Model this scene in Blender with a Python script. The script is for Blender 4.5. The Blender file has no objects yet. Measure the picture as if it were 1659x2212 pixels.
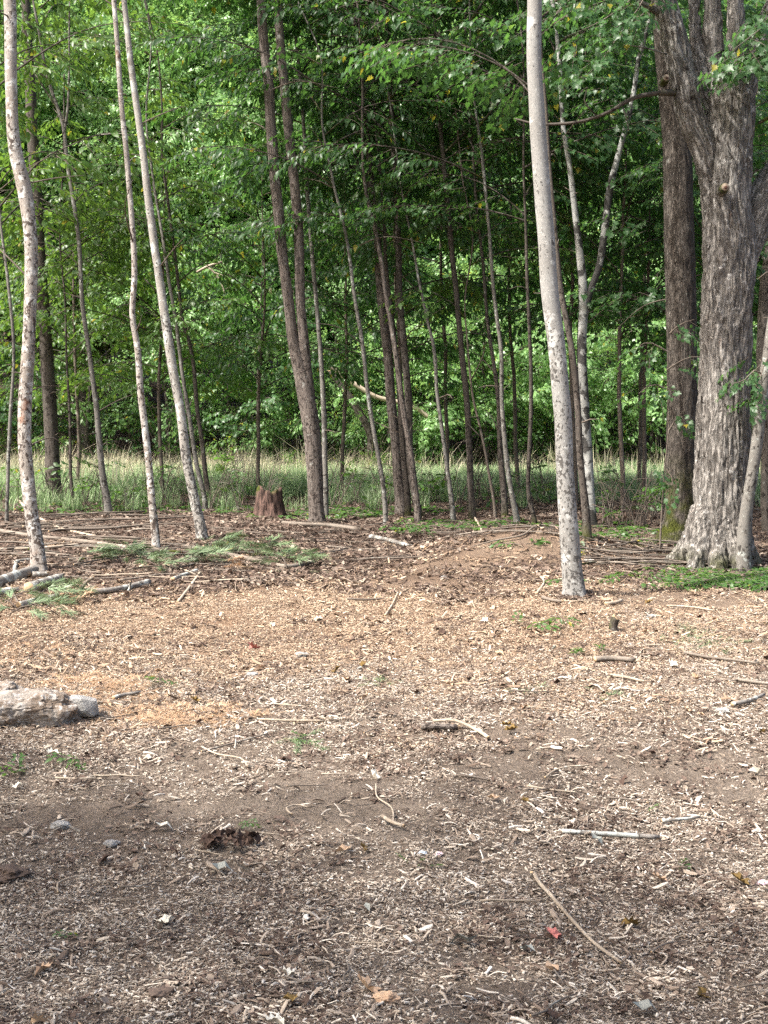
import bpy, bmesh, math, random
import numpy as np
from mathutils import Vector, Matrix, Euler
R = math.radians
random.seed(7)
rng = np.random.default_rng(11)
SC = bpy.context.scene
COL = SC.collection

# ---------------------------------------------------------------- camera, sky, sun, exposure
CAM_Z = 1.65
PITCH = R(2.06)
FPX = 3096.0                      # focal length in units of a 1659 x 2212 frame
cam_d = bpy.data.cameras.new('camera')
cam = bpy.data.objects.new('camera', cam_d); COL.objects.link(cam)
cam_d.sensor_fit = 'HORIZONTAL'; cam_d.sensor_width = 36.0
cam_d.lens = 36.0 * FPX / 1659.0
cam_d.clip_start = 0.1; cam_d.clip_end = 2000
cam.location = (0, 0, CAM_Z); cam.rotation_euler = (R(90) + PITCH, 0, 0)
SC.camera = cam

SUN_EL, SUN_AZ = R(52), R(-119)   # azimuth from +Y towards +X: the sun stands behind and left of the viewer
world = bpy.data.worlds.new('World'); SC.world = world; world.use_nodes = True
wn = world.node_tree; wn.nodes.clear()
sky = wn.nodes.new('ShaderNodeTexSky'); sky.sky_type = 'NISHITA'; sky.sun_disc = False
sky.sun_elevation = SUN_EL; sky.sun_rotation = SUN_AZ
sky.air_density = 1.0; sky.dust_density = 5.5; sky.ozone_density = 0.3
bg = wn.nodes.new('ShaderNodeBackground'); bg.inputs['Strength'].default_value = 0.15
wo = wn.nodes.new('ShaderNodeOutputWorld')
wn.links.new(sky.outputs[0], bg.inputs[0]); wn.links.new(bg.outputs[0], wo.inputs[0])
sun_d = bpy.data.lights.new('sun', 'SUN'); sun = bpy.data.objects.new('sun', sun_d); COL.objects.link(sun)
sun_d.energy = 4.3; sun_d.angle = R(1.0); sun_d.color = (1.0, 0.965, 0.91)
sdir = Vector((math.sin(SUN_AZ) * math.cos(SUN_EL), math.cos(SUN_AZ) * math.cos(SUN_EL), math.sin(SUN_EL)))
sun.rotation_euler = sdir.to_track_quat('Z', 'Y').to_euler(); sun.location = (-10, -20, 40)
SC.view_settings.view_transform = 'Standard'; SC.view_settings.look = 'None'
SC.view_settings.gamma = 1.0; SC.view_settings.use_curve_mapping = False
SC.view_settings.exposure = 1.32
cy = SC.cycles
cy.max_bounces = 7; cy.diffuse_bounces = 4; cy.glossy_bounces = 2; cy.transmission_bounces = 5
cy.transparent_max_bounces = 4; cy.caustics_reflective = False; cy.caustics_refractive = False
cy.use_denoising = False; cy.use_adaptive_sampling = True; cy.adaptive_threshold = 0.02
SC.render.use_persistent_data = False

# ---------------------------------------------------------------- noise (vectorised)
_perm = np.random.default_rng(5).permutation(256).astype(np.int64)
_perm = np.concatenate([_perm, _perm, _perm])
_grad = np.random.default_rng(6).normal(size=(256, 3)); _grad /= np.linalg.norm(_grad, axis=1)[:, None]
def noise3(p):
    p = np.asarray(p, float); i = np.floor(p).astype(np.int64); f = p - i; i &= 255
    u = f * f * f * (f * (f * 6 - 15) + 10); out = 0
    for dx in (0, 1):
        for dy in (0, 1):
            for dz in (0, 1):
                h = _perm[_perm[_perm[(i[:, 0] + dx) & 255] + ((i[:, 1] + dy) & 255)] + ((i[:, 2] + dz) & 255)]
                g = _grad[h & 255]
                d = (g * (f - np.array([dx, dy, dz]))).sum(1)
                w = (u[:, 0] if dx else 1 - u[:, 0]) * (u[:, 1] if dy else 1 - u[:, 1]) * (u[:, 2] if dz else 1 - u[:, 2])
                out = out + w * d
    return out * 1.6
def fbm(p, oct=4, gain=.5):
    a, s, o = 1.0, 0.0, 0.0
    p = np.asarray(p, float)
    for k in range(oct):
        o = o + a * noise3(p * 2 ** k + 17.3 * k); s += a; a *= gain
    return o / s
def fbm2(x, y, sc, oct=4, z=0.0):
    x = np.atleast_1d(np.asarray(x, float)); y = np.atleast_1d(np.asarray(y, float))
    return fbm(np.stack([x * sc, y * sc, np.full_like(x, z)], 1), oct)
def sstep(a, b, x):
    t = np.clip((np.asarray(x, float) - a) / (b - a), 0, 1); return t * t * (3 - 2 * t)

# ---------------------------------------------------------------- ground profile and picture-to-place helper
_py = np.array([-80, 0, 4.6, 5.6, 9, 14, 20, 24, 30, 34, 45, 60, 90, 140, 400])
_pz = np.array([-1.2, 0, 0.0, .08, .56, 1.31, 2.17, 2.72, 3.32, 3.75, 6.0, 10.5, 21, 34, 40])
def base_z(y):
    y = np.asarray(y, float)
    return (np.interp(y - .5, _py, _pz) + 2 * np.interp(y, _py, _pz) + np.interp(y + .5, _py, _pz)) / 4
MOUNDS = []   # x, y, rx, ry, height
def gz(x, y, fine=True):
    x = np.atleast_1d(np.asarray(x, float)); y = np.atleast_1d(np.asarray(y, float))
    z = base_z(y) + .10 * fbm2(x, y, .25, 2) * sstep(3, 8, y) + .035 * fbm2(x, y, .9, 3, 4.0)
    z = z - .012 * np.abs(x) * sstep(10, 20, y) * 0
    for (mx, my, rx, ry, h) in MOUNDS:
        z = z + h * np.exp(-((x - mx) / rx) ** 2 - ((y - my) / ry) ** 2)
    if fine: z = z + .014 * fbm2(x, y, 4.5, 3, 9.0)
    return z
def g1(x, y): return float(gz(x, y)[0])
cp, sp = math.cos(PITCH), math.sin(PITCH)
def ray(px, py):
    u, v = (px - 829.5) / FPX, (1106 - py) / FPX
    return np.array([u, cp - v * sp, sp + v * cp])
def at(px, py, Y):
    d = ray(px, py); t = Y / d[1]
    return Vector((d[0] * t, Y, CAM_Z + d[2] * t))
_ty = np.arange(3.5, 60, .02)
def gp(px, py):
    d = ray(px, py); t = _ty / d[1]
    f = CAM_Z + d[2] * t - gz(d[0] * t, _ty)
    k = int(np.argmax(f < 0)) if (f < 0).any() else len(_ty) - 1
    return Vector((float(d[0] * t[k]), float(_ty[k]), g1(d[0] * t[k], _ty[k])))
def wpx(w, Y): return w * Y / FPX
m_ = gp(1130, 1200); MOUNDS.append((m_.x, m_.y, 1.2, .6, .32)); m_ = gp(960, 1215); MOUNDS.append((m_.x, m_.y, 1.0, .7, .08)); m_ = gp(1240, 1285); MOUNDS.append((m_.x, m_.y + .1, .38, .3, .05))
m_ = gp(70, 1400); MOUNDS.append((m_.x, m_.y, .8, .4, .08))
m_ = gp(490, 1830); MOUNDS.append((m_.x, m_.y, .12, .12, .035))
m_ = gp(60, 1570); MOUNDS.append((m_.x, m_.y, .4, .3, .06))

# ---------------------------------------------------------------- object helpers
def tag(o, label=None, cat=None, group=None, kind=None):
    if label: o['label'] = label
    if cat: o['category'] = cat
    if group: o['group'] = group
    if kind: o['kind'] = kind
    return o
def empty(name, loc, label, cat, group=None):
    o = bpy.data.objects.new(name, None); COL.objects.link(o); o.location = loc
    o.empty_display_size = .1
    return tag(o, label, cat, group)
def mesh_np(name, V, F, smooth=True, attrs=None):
    me = bpy.data.meshes.new(name)
    V = np.asarray(V, np.float32)
    if isinstance(F, list): groups = F
    else: groups = [F]
    groups = [np.asarray(g, np.int32) for g in groups if len(g)]
    nl = sum(g.size for g in groups); nf = sum(len(g) for g in groups)
    me.vertices.add(len(V)); me.vertices.foreach_set('co', V.ravel())
    me.loops.add(nl); me.polygons.add(nf)
    me.loops.foreach_set('vertex_index', np.concatenate([g.ravel() for g in groups]))
    tot = np.concatenate([np.full(len(g), g.shape[1], np.int32) for g in groups])
    me.polygons.foreach_set('loop_start', np.concatenate([[0], np.cumsum(tot)[:-1]]).astype(np.int32))
    me.polygons.foreach_set('use_smooth', np.full(nf, smooth))
    me.update(calc_edges=True)
    for k, (typ, dom, arr) in (attrs or {}).items():
        a = me.attributes.new(k, typ, dom)
        a.data.foreach_set('vector' if typ == 'FLOAT_VECTOR' else 'color' if typ == 'FLOAT_COLOR' else 'value', np.asarray(arr, np.float32 if typ != 'INT' else np.int32).ravel())
    return me
def obj(name, me, mats=None, parent=None, loc=None):
    o = bpy.data.objects.new(name, me); COL.objects.link(o)
    if mats is not None:
        for m in (mats if isinstance(mats, (list, tuple)) else [mats]): me.materials.append(m)
    if parent is not None: o.parent = parent
    if loc is not None: o.location = loc
    return o

def smooth_path(pts, rad, step):
    P = np.array([list(p) for p in pts], float); rad = np.array(rad, float)
    if len(P) == 2: P = np.array([P[0], (P[0] + P[1]) / 2, P[1]]); rad = np.array([rad[0], (rad[0] + rad[1]) / 2, rad[1]])
    seg = np.linalg.norm(np.diff(P, axis=0), axis=1); s = np.concatenate([[0], np.cumsum(seg)])
    n = max(3, int(s[-1] / step) + 1); t = np.linspace(0, s[-1], n)
    T = np.gradient(P, s, axis=0)
    k = np.clip(np.searchsorted(s, t, side='right') - 1, 0, len(s) - 2)
    h = (s[k + 1] - s[k]); u = ((t - s[k]) / h)[:, None]; h = h[:, None]
    Q = (2*u**3 - 3*u**2 + 1) * P[k] + (u**3 - 2*u**2 + u) * h * T[k] + (-2*u**3 + 3*u**2) * P[k+1] + (u**3 - u**2) * h * T[k+1]
    return Q, np.interp(t, s, rad), t
def tube(pts, rad, M=12, step=.1, wob=0.0, seed=0.0, ridge=0.0, caps=True, lump=0.0, flare=None, rough_end=0.0):
    """a tapering stem; returns V, [quads, tris], bark coordinate, number of cap tris"""
    Q, r, t = smooth_path(pts, rad, step)
    N = len(Q)
    if wob:
        Q = Q + wob * np.stack([fbm(np.stack([t * .7, np.full(N, seed + a * 9.1), np.zeros(N)], 1), 2) for a in range(3)], 1) * np.minimum(1, t / .6)[:, None] * np.array([1, 1, .0])
    T = np.gradient(Q, axis=0); T /= np.linalg.norm(T, axis=1)[:, None] + 1e-12
    ref = np.array([1.0, 0, 0]) if abs(T[0][0]) < .9 else np.array([0, 0, 1.0])
    A = np.zeros_like(Q); B = np.zeros_like(Q)
    a = ref
    for i in range(N):
        a = a - T[i] * a.dot(T[i]); a = a / np.linalg.norm(a); A[i] = a; B[i] = np.cross(T[i], a)
    th = np.linspace(0, 2 * math.pi, M, endpoint=False)
    TH, TT = np.meshgrid(th, t); RR = np.repeat(r[:, None], M, 1)
    r0 = max(float(r.max()), 1e-4)
    bk = np.stack([np.cos(TH) * RR, np.sin(TH) * RR, TT], -1).reshape(-1, 3)
    if lump or ridge:
        q = bk.copy() + seed * 3.7
        d = lump * RR.ravel() * fbm(q * np.array([1 / r0 * .8, 1 / r0 * .8, 1.3]), 3)
        if ridge: d = d + ridge * (1 - 2.2 * np.abs(noise3(q * np.array([22, 22, 3.0]))))
        RR = RR + d.reshape(N, M)
    if flare is not None:
        amp, hh = flare
        lob = 1 + .55 * np.cos(TH * 4 + seed) + .3 * np.cos(TH * 7 + 2 * seed)
        RR = RR * (1 + amp * np.exp(-TT / hh) * lob)
    V = Q[:, None, :] + RR[..., None] * (np.cos(TH)[..., None] * A[:, None, :] + np.sin(TH)[..., None] * B[:, None, :])
    V = V.reshape(-1, 3)
    if rough_end:
        e = rng.normal(0, rough_end, M)
        V[-M:] += T[-1] * e[:, None]
    i, j = np.meshgrid(np.arange(N - 1), np.arange(M), indexing='ij')
    j2 = (j + 1) % M
    F = np.stack([i * M + j, i * M + j2, (i + 1) * M + j2, (i + 1) * M + j], -1).reshape(-1, 4)
    tris = np.zeros((0, 3), int)
    if caps:
        c0, c1 = len(V), len(V) + 1
        V = np.vstack([V, Q[0][None], Q[-1][None]]); bk = np.vstack([bk, [[0, 0, 0]], [[0, 0, t[-1]]]])
        jj = np.arange(M); k2 = (jj + 1) % M
        tris = np.vstack([np.stack([np.full(M, c0), k2, jj], 1), np.stack([np.full(M, c1), (N-1)*M + jj, (N-1)*M + k2], 1)])
    return V, F, tris, bk
def tube_mesh(name, pts, rad, origin=(0, 0, 0), **k):
    V, F, Tn, bk = tube(pts, rad, **k)
    me = mesh_np(name, V - np.array(list(origin)), [F, Tn], True, {'bk': ('FLOAT_VECTOR', 'POINT', bk)})
    if len(Tn):
        mi = np.zeros(len(F) + len(Tn), np.int32); mi[len(F):] = 1
        me.polygons.foreach_set('material_index', mi)
    return me
class Bag:
    def __init__(s): s.V = []; s.Q = []; s.T = []; s.B = []; s.n = 0
    def tube(s, *a, **k):
        V, F, Tn, bk = tube(*a, **k)
        s.V.append(V); s.Q.append(F + s.n); s.T.append(Tn + s.n); s.B.append(bk); s.n += len(V)
    def mesh(s, name, origin=(0, 0, 0)):
        return mesh_np(name, np.vstack(s.V) - np.array(list(origin)), [np.vstack(s.Q), np.vstack(s.T)], True, {'bk': ('FLOAT_VECTOR', 'POINT', np.vstack(s.B))})

# ---------------------------------------------------------------- materials
class Sh:
    def __init__(s, name):
        s.m = bpy.data.materials.new(name); s.m.use_nodes = True; s.t = s.m.node_tree; s.t.nodes.clear()
        s.out = s.t.nodes.new('ShaderNodeOutputMaterial')
    def n(s, typ, ins=None, **props):
        nd = s.t.nodes.new('ShaderNode' + typ)
        for k, v in props.items(): setattr(nd, k, v)
        for k, v in (ins or {}).items():
            if isinstance(v, bpy.types.NodeSocket): s.t.links.new(v, nd.inputs[k])
            else: nd.inputs[k].default_value = v
        return nd
    def noise(s, vec, scale, detail=4, rough=.55, dist=0.0):
        return s.n('TexNoise', {'Vector': vec, 'Scale': scale, 'Detail': detail, 'Roughness': rough, 'Distortion': dist}).outputs[0]
    def mapr(s, v, a, b, c=0.0, d=1.0):
        return s.n('MapRange', {0: v, 1: a, 2: b, 3: c, 4: d}).outputs[0]
    def math(s, op, a, b=0.0): return s.n('Math', {0: a, 1: b}, operation=op).outputs[0]
    def mix(s, f, a, b, blend='MIX'):
        nd = s.t.nodes.new('ShaderNodeMix'); nd.data_type = 'RGBA'; nd.blend_type = blend
        for k, v in ((0, f), (6, a), (7, b)):
            if isinstance(v, bpy.types.NodeSocket): s.t.links.new(v, nd.inputs[k])
            else: nd.inputs[k].default_value = v if k == 0 else (*v[:3], 1)
        return nd.outputs[2]
    def scale(s, vec, sc): return s.n('VectorMath', {0: vec, 1: sc}, operation='MULTIPLY').outputs[0]
    def sep(s, vec, k): return s.n('SeparateXYZ', {0: vec}).outputs[k]
    def bump(s, h, strength, dist): return s.n('Bump', {'Height': h, 'Strength': strength, 'Distance': dist}).outputs[0]
    def done(s, col, rough=.85, normal=None, spec=.2):
        ins = {'Base Color': col if isinstance(col, bpy.types.NodeSocket) else (*col, 1), 'Roughness': rough, 'Specular IOR Level': spec}
        if normal is not None: ins['Normal'] = normal
        b = s.n('BsdfPrincipled', ins); s.t.links.new(b.outputs[0], s.out.inputs[0]); return s.m

def bark(name, a, b, dark, lichen, blot=.55, blot_low=.55, lich=.6, fiss=.45, fs=30, stretch=7, moss=0.0, bumpd=.012, blot_scale=22, rust=0.0, band=0.0):
    s = Sh(name)
    v = s.n('Attribute', attribute_name='bk').outputs['Vector']
    rnd = s.n('ObjectInfo').outputs['Random']
    off = s.n('CombineXYZ', {0: s.math('MULTIPLY', rnd, 37.0), 1: s.math('MULTIPLY', rnd, 11.0), 2: s.math('MULTIPLY', rnd, 23.0)}).outputs[0]
    v0 = v; v = s.n('VectorMath', {0: v, 1: off}, operation='ADD').outputs[0]
    z = s.sep(v0, 2)
    big = s.noise(v, 3.5, 4)
    col = s.mix(s.mapr(big, .35, .65), a, b)
    vs = s.scale(v, (1, 1, 1 / stretch))
    f1 = s.noise(vs, fs, 5, .6, .6)
    fm = s.mapr(f1, fiss, fiss - .14)            # 1 in the cracks
    col = s.mix(s.math('MULTIPLY', fm, .75), col, dark)
    fine = s.noise(s.scale(v, (1, 1, .35)), 95, 4, .7)
    col = s.mix(s.mapr(fine, .42, .62, 0, .6), col, tuple(c * .55 for c in a))
    if lich > 0:
        l1 = s.noise(v, 7, 6, .68); lm = s.mapr(l1, lich, lich + .05)
        col = s.mix(s.math('MULTIPLY', lm, .8), col, lichen)
        l2 = s.noise(v, 38, 3, .6); col = s.mix(s.mapr(l2, .64, .68, 0, .8), col, lichen)
    thr = s.math('ADD', s.mapr(z, 0.2, 5.0, blot_low, blot), s.math('MULTIPLY', s.math('SUBTRACT', s.noise(v, 2.2, 3), .5), .35))
    b1 = s.noise(s.scale(v, (1, 1, .75)), blot_scale, 4, .6, .3)
    bm = s.mapr(s.math('SUBTRACT', b1, thr), 0, .035)
    col = s.mix(s.math('MULTIPLY', bm, .88), col, dark)
    if band:
        wv = s.noise(s.scale(v, (.8, .8, 9)), 4.2, 4, .7); bm2 = s.mapr(wv, band, band + .05)
        col = s.mix(bm2, col, dark)
    if rust:
        rr = s.noise(s.scale(v, (1, 1, .5)), 5, 5, .6); col = s.mix(s.mapr(rr, rust, rust + .1, 0, .6), col, (.26, .12, .065))
    if moss:
        mm = s.math('MULTIPLY', s.mapr(z, moss, moss * .25), s.mapr(s.noise(v, 6, 4), .38, .58))
        col = s.mix(mm, col, (.055, .062, .012))
    h = s.math('ADD', s.math('MULTIPLY', fm, -1.0), s.math('MULTIPLY', bm, .35))
    h = s.math('ADD', h, s.math('MULTIPLY', fine, .5))
    return s.done(col, .9, s.bump(h, .9, bumpd), .12)

M = {}
M['pale'] = bark('pale_lichened_bark', (.34, .32, .29), (.25, .23, .205), (.045, .04, .036), (.48, .48, .45), blot=.64, blot_low=.52, lich=.54, fiss=.38, fs=34, stretch=2, bumpd=.005, blot_scale=30, rust=.66)
M['patchy'] = bark('patchy_lichened_bark', (.37, .34, .31), (.25, .21, .175), (.05, .035, .028), (.58, .57, .54), blot=.585, blot_low=.50, lich=.53, fiss=.40, fs=34, stretch=2, bumpd=.006, blot_scale=26, rust=.60)
M['smooth_white'] = bark('smooth_white_bark', (.29, .285, .27), (.215, .205, .19), (.06, .055, .05), (.42, .42, .40), blot=.66, blot_low=.515, lich=.56, fiss=.36, fs=40, stretch=.6, bumpd=.005, blot_scale=34, rust=.74)
M['brown'] = bark('brown_striped_bark', (.175, .148, .128), (.13, .108, .095), (.03, .023, .02), (.32, .31, .28), blot=.63, blot_low=.535, lich=.60, fiss=.50, fs=55, stretch=10, bumpd=.008, blot_scale=26, rust=.72)
M['dark'] = bark('dark_grey_bark', (.105, .090, .077), (.075, .064, .055), (.02, .016, .014), (.20, .195, .175), blot=.62, blot_low=.56, lich=.62, fiss=.45, fs=34, stretch=5, bumpd=.006, moss=.35)
M['grey'] = bark('grey_green_bark', (.19, .178, .16), (.135, .125, .11), (.035, .03, .026), (.34, .35, .32), blot=.63, blot_low=.56, lich=.57, fiss=.38, fs=30, stretch=3, bumpd=.004)
M['ash'] = bark('netted_dark_bark', (.130, .112, .096), (.09, .077, .066), (.022, .017, .014), (.24, .235, .21), blot=.68, blot_low=.68, lich=.66, fiss=.55, fs=52, stretch=5.0, moss=1.3, bumpd=.02)
M['maple'] = bark('shaggy_grey_bark', (.31, .29, .265), (.21, .19, .17), (.04, .032, .027), (.52, .50, .47), blot=.66, blot_low=.68, lich=.60, fiss=.55, fs=36, stretch=7, moss=.45, bumpd=.025, blot_scale=9, rust=.68)
M['birch'] = bark('peeling_white_bark', (.30, .30, .285), (.23, .23, .215), (.03, .027, .025), (.36, .36, .34), blot=.58, blot_low=.47, lich=.5, fiss=.25, fs=20, stretch=.5, bumpd=.004, blot_scale=5, band=.60)
M['deadwood'] = bark('weathered_wood', (.24, .205, .17), (.16, .13, .105), (.045, .035, .028), (.38, .35, .30), blot=.68, blot_low=.68, lich=.6, fiss=.42, fs=45, stretch=10, bumpd=.003)
M['twig'] = bark('grey_twig_bark', (.17, .14, .115), (.11, .09, .075), (.04, .03, .025), (.26, .25, .22), blot=.7, blot_low=.7, lich=.62, fiss=.4, fs=50, stretch=6, bumpd=.002)
M['bleached'] = bark('bleached_stick', (.44, .37, .29), (.30, .24, .18), (.10, .075, .055), (.56, .50, .41), blot=.72, blot_low=.72, lich=.58, fiss=.38, fs=50, stretch=10, bumpd=.002)
M['lichlog'] = bark('lichened_log_bark', (.24, .22, .20), (.15, .13, .11), (.03, .025, .02), (.46, .48, .45), blot=.64, blot_low=.64, lich=.5, fiss=.4, fs=26, stretch=3, bumpd=.006)

def simple(name, a, b, sc=20, rough=.9, bd=.003, coord='Object'):
    s = Sh(name); v = s.n('TexCoord').outputs[coord]
    n = s.noise(v, sc, 5); col = s.mix(s.mapr(n, .3, .7), a, b)
    return s.done(col, rough, s.bump(s.noise(v, sc * 3, 4), .6, bd), .15)
M['cutwood'] = simple('cut_wood', (.52, .38, .23), (.36, .24, .14), 30)
M['oldcut'] = simple('old_grey_cut', (.30, .24, .18), (.17, .13, .10), 30)
M['clod'] = simple('dark_soil_clod', (.13, .095, .075), (.07, .05, .04), 30)
M['rotwood'] = simple('reddish_rotten_wood', (.13, .062, .045), (.06, .035, .028), 14)

def leafmat(name, c1, c2, tr, yellow=(.30, .27, .03), tmix=.5, rough=.42, spec=.5):
    s = Sh(name)
    a = s.n('Attribute', attribute_name='v').outputs['Fac']
    rnd = s.n('ObjectInfo').outputs['Random']
    w = s.n('TexWhiteNoise', {'W': s.math('ADD', a, s.math('MULTIPLY', rnd, 7.31))}, noise_dimensions='1D').outputs[0]
    col = s.mix(w, c1, c2)
    col = s.mix(s.mapr(rnd, 0, 1, 0, .35), col, tuple(c * .6 for c in c1))
    yy = s.mapr(w, .985, .99); col = s.mix(yy, col, yellow)
    tcol = s.mix(w, tr, tuple(c * .75 for c in tr)); tcol = s.mix(yy, tcol, tuple(min(1, c * 1.6) for c in yellow))
    p = s.n('BsdfPrincipled', {'Base Color': col, 'Roughness': rough, 'Specular IOR Level': spec})
    t = s.n('BsdfTranslucent', {'Color': tcol})
    m = s.n('MixShader', {0: tmix, 1: p.outputs[0], 2: t.outputs[0]})
    s.t.links.new(m.outputs[0], s.out.inputs[0]); return s.m
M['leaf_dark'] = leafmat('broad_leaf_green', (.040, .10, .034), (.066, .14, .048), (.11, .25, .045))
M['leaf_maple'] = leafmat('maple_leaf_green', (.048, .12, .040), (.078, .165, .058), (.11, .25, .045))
M['leaf_far'] = leafmat('far_leaf_sun_tinted_green', (.15, .29, .10), (.25, .41, .16), (.38, .62, .17), tmix=.42, rough=.38, spec=.55)  # sunlit brightness of the distant woods put into the colour, paler than real leaves
M['leaf_yellow'] = leafmat('yellow_green_leaf', (.068, .145, .034), (.11, .20, .048), (.17, .30, .04))
M['needle'] = leafmat('green_pine_needle', (.15, .23, .11), (.26, .33, .19), (.14, .20, .09), tmix=.2)
M['needle_dead'] = leafmat('orange_dead_needle', (.42, .26, .155), (.58, .42, .28), (.5, .3, .15), yellow=(.5, .4, .2), tmix=.15)

def varmat(name, cols, rough=.85, inst=.35, tmix=0.0):
    """per-piece colour picked from a ramp of real colours"""
    s = Sh(name)
    a = s.n('Attribute', attribute_name='v').outputs['Fac']; rnd = s.n('ObjectInfo').outputs['Random']
    w = s.n('TexWhiteNoise', {'W': s.math('ADD', a, s.math('MULTIPLY', rnd, 5.17))}, noise_dimensions='1D').outputs[0]
    r = s.n('ValToRGB', {0: w}); e = r.color_ramp.elements; r.color_ramp.interpolation = 'LINEAR'
    e[0].position = 0; e[0].color = (*cols[0], 1); e[1].position = 1; e[1].color = (*cols[-1], 1)
    for k, c in enumerate(cols[1:-1]): q = e.new((k + 1) / (len(cols) - 1)); q.color = (*c, 1)
    v = s.n('TexCoord').outputs['Object']
    col = s.mix(s.mapr(s.noise(v, 90, 3), .35, .7, 0, .35), r.outputs[0], (.10, .075, .055))
    p = s.n('BsdfPrincipled', {'Base Color': col, 'Roughness': rough, 'Specular IOR Level': .2})
    if tmix:
        t = s.n('BsdfTranslucent', {'Color': col}); m = s.n('MixShader', {0: tmix, 1: p.outputs[0], 2: t.outputs[0]})
        s.t.links.new(m.outputs[0], s.out.inputs[0])
    else: s.t.links.new(p.outputs[0], s.out.inputs[0])
    return s.m
M['chip_grey'] = varmat('bleached_wood_chip', [(.07, .048, .036), (.13, .093, .07), (.20, .15, .115), (.32, .255, .20), (.44, .37, .295), (.57, .50, .415), (.72, .66, .58)])
M['chip_warm'] = varmat('fresh_wood_chip', [(.08, .052, .038), (.14, .095, .07), (.22, .147, .098), (.33, .228, .155), (.42, .31, .21), (.53, .415, .30), (.67, .57, .44)])
M['litter'] = varmat('dry_leaf', [(.04, .026, .021), (.075, .05, .039), (.12, .08, .063), (.17, .12, .095), (.25, .19, .15), (.42, .35, .28)], tmix=.1)
M['straw'] = varmat('straw_grass', [(.42, .37, .24), (.60, .53, .38), (.72, .66, .52), (.46, .50, .28)], tmix=.3)
M['grass'] = varmat('meadow_grass', [(.19, .32, .12), (.28, .43, .19), (.40, .52, .30), (.56, .60, .42)], tmix=.3)
M['weed'] = leafmat('ground_cover_leaf', (.065, .14, .038), (.11, .21, .06), (.14, .28, .045))
M['red_leaf'] = simple('pink_red_leaf', (.50, .20, .17), (.40, .14, .12), 12)
M['tan_leaf'] = simple('tan_leaf', (.50, .36, .24), (.36, .23, .15), 12)
M['white_leaf'] = simple('cream_white_leaf', (.72, .68, .58), (.58, .52, .42), 12)
M['grey_leaf'] = simple('grey_leaf_underside', (.30, .31, .28), (.20, .20, .17), 12)
M['brown_leaf'] = simple('olive_brown_leaf', (.20, .13, .045), (.10, .065, .025), 12)
M['dark_leaf'] = simple('dark_brown_leaf', (.085, .055, .042), (.045, .030, .024), 12)
M['paper'] = simple('crumpled_pale_paper', (.62, .66, .70), (.42, .46, .50), 8)
M['pink'] = simple('pale_pink_tissue', (.75, .58, .64), (.66, .50, .58), 8)

def rockmat(name, a, b, c):
    s = Sh(name); v = s.n('TexCoord').outputs['Object']
    col = s.mix(s.mapr(s.noise(v, 5, 5, .6), .42, .56), a, b)
    col = s.mix(s.mapr(s.noise(v, 22, 6, .7), .52, .60, 0, .9), col, c)
    col = s.mix(s.mapr(s.noise(v, 60, 4, .7), .40, .34, 0, .8), col, (.07, .055, .045))
    return s.done(col, .92, s.bump(s.noise(v, 35, 6, .7), 1.0, .02), .15)
M['rock'] = rockmat('rough_pale_rock', (.28, .25, .22), (.19, .145, .11), (.46, .43, .40))
M['rock2'] = rockmat('grey_rock', (.32, .31, .30), (.26, .25, .235), (.40, .385, .36))

# ground soil
s = Sh('soil_and_litter')
g_a = s.n('Attribute', attribute_name='zone').outputs['Vector']
gv = s.n('TexCoord').outputs['Object']
zx, zy, zz = s.sep(g_a, 0), s.sep(g_a, 1), s.sep(g_a, 2)
soil = s.mix(s.mapr(s.noise(gv, 1.6, 5), .35, .65), (.135, .104, .078), (.215, .172, .132))
soil = s.mix(s.mapr(s.noise(gv, 26, 5, .7), .40, .62, 0, .6), soil, (.31, .25, .205))
soil = s.mix(s.mapr(s.noise(gv, 75, 4, .7), .55, .42, 0, .6), soil, (.055, .038, .03))
crumb = s.n('TexVoronoi', {'Vector': gv, 'Scale': 60.0}, feature='F1')
soil = s.mix(s.mapr(s.noise(gv, 140, 3, .7), .60, .66, 0, .7), soil, (.45, .38, .30))
warm = s.mix(s.mapr(s.noise(gv, 40, 5, .7), .35, .65), (.17, .105, .068), (.33, .225, .15))
col = s.mix(zx, soil, warm)
lit = s.mix(s.mapr(s.noise(gv, 30, 5, .7), .38, .62), (.045, .031, .025), (.14, .10, .078))
col = s.mix(zy, col, lit)
grn = s.mix(s.mapr(s.noise(gv, 9, 5, .7), .4, .6), (.07, .11, .03), (.17, .18, .08))
col = s.mix(zz, col, grn)
hh = s.math('ADD', s.noise(gv, 22, 6, .7), s.math('MULTIPLY', s.noise(gv, 110, 3, .7), .35))
M['ground'] = s.done(col, .95, s.bump(hh, 1.0, .05), .1)

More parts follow.
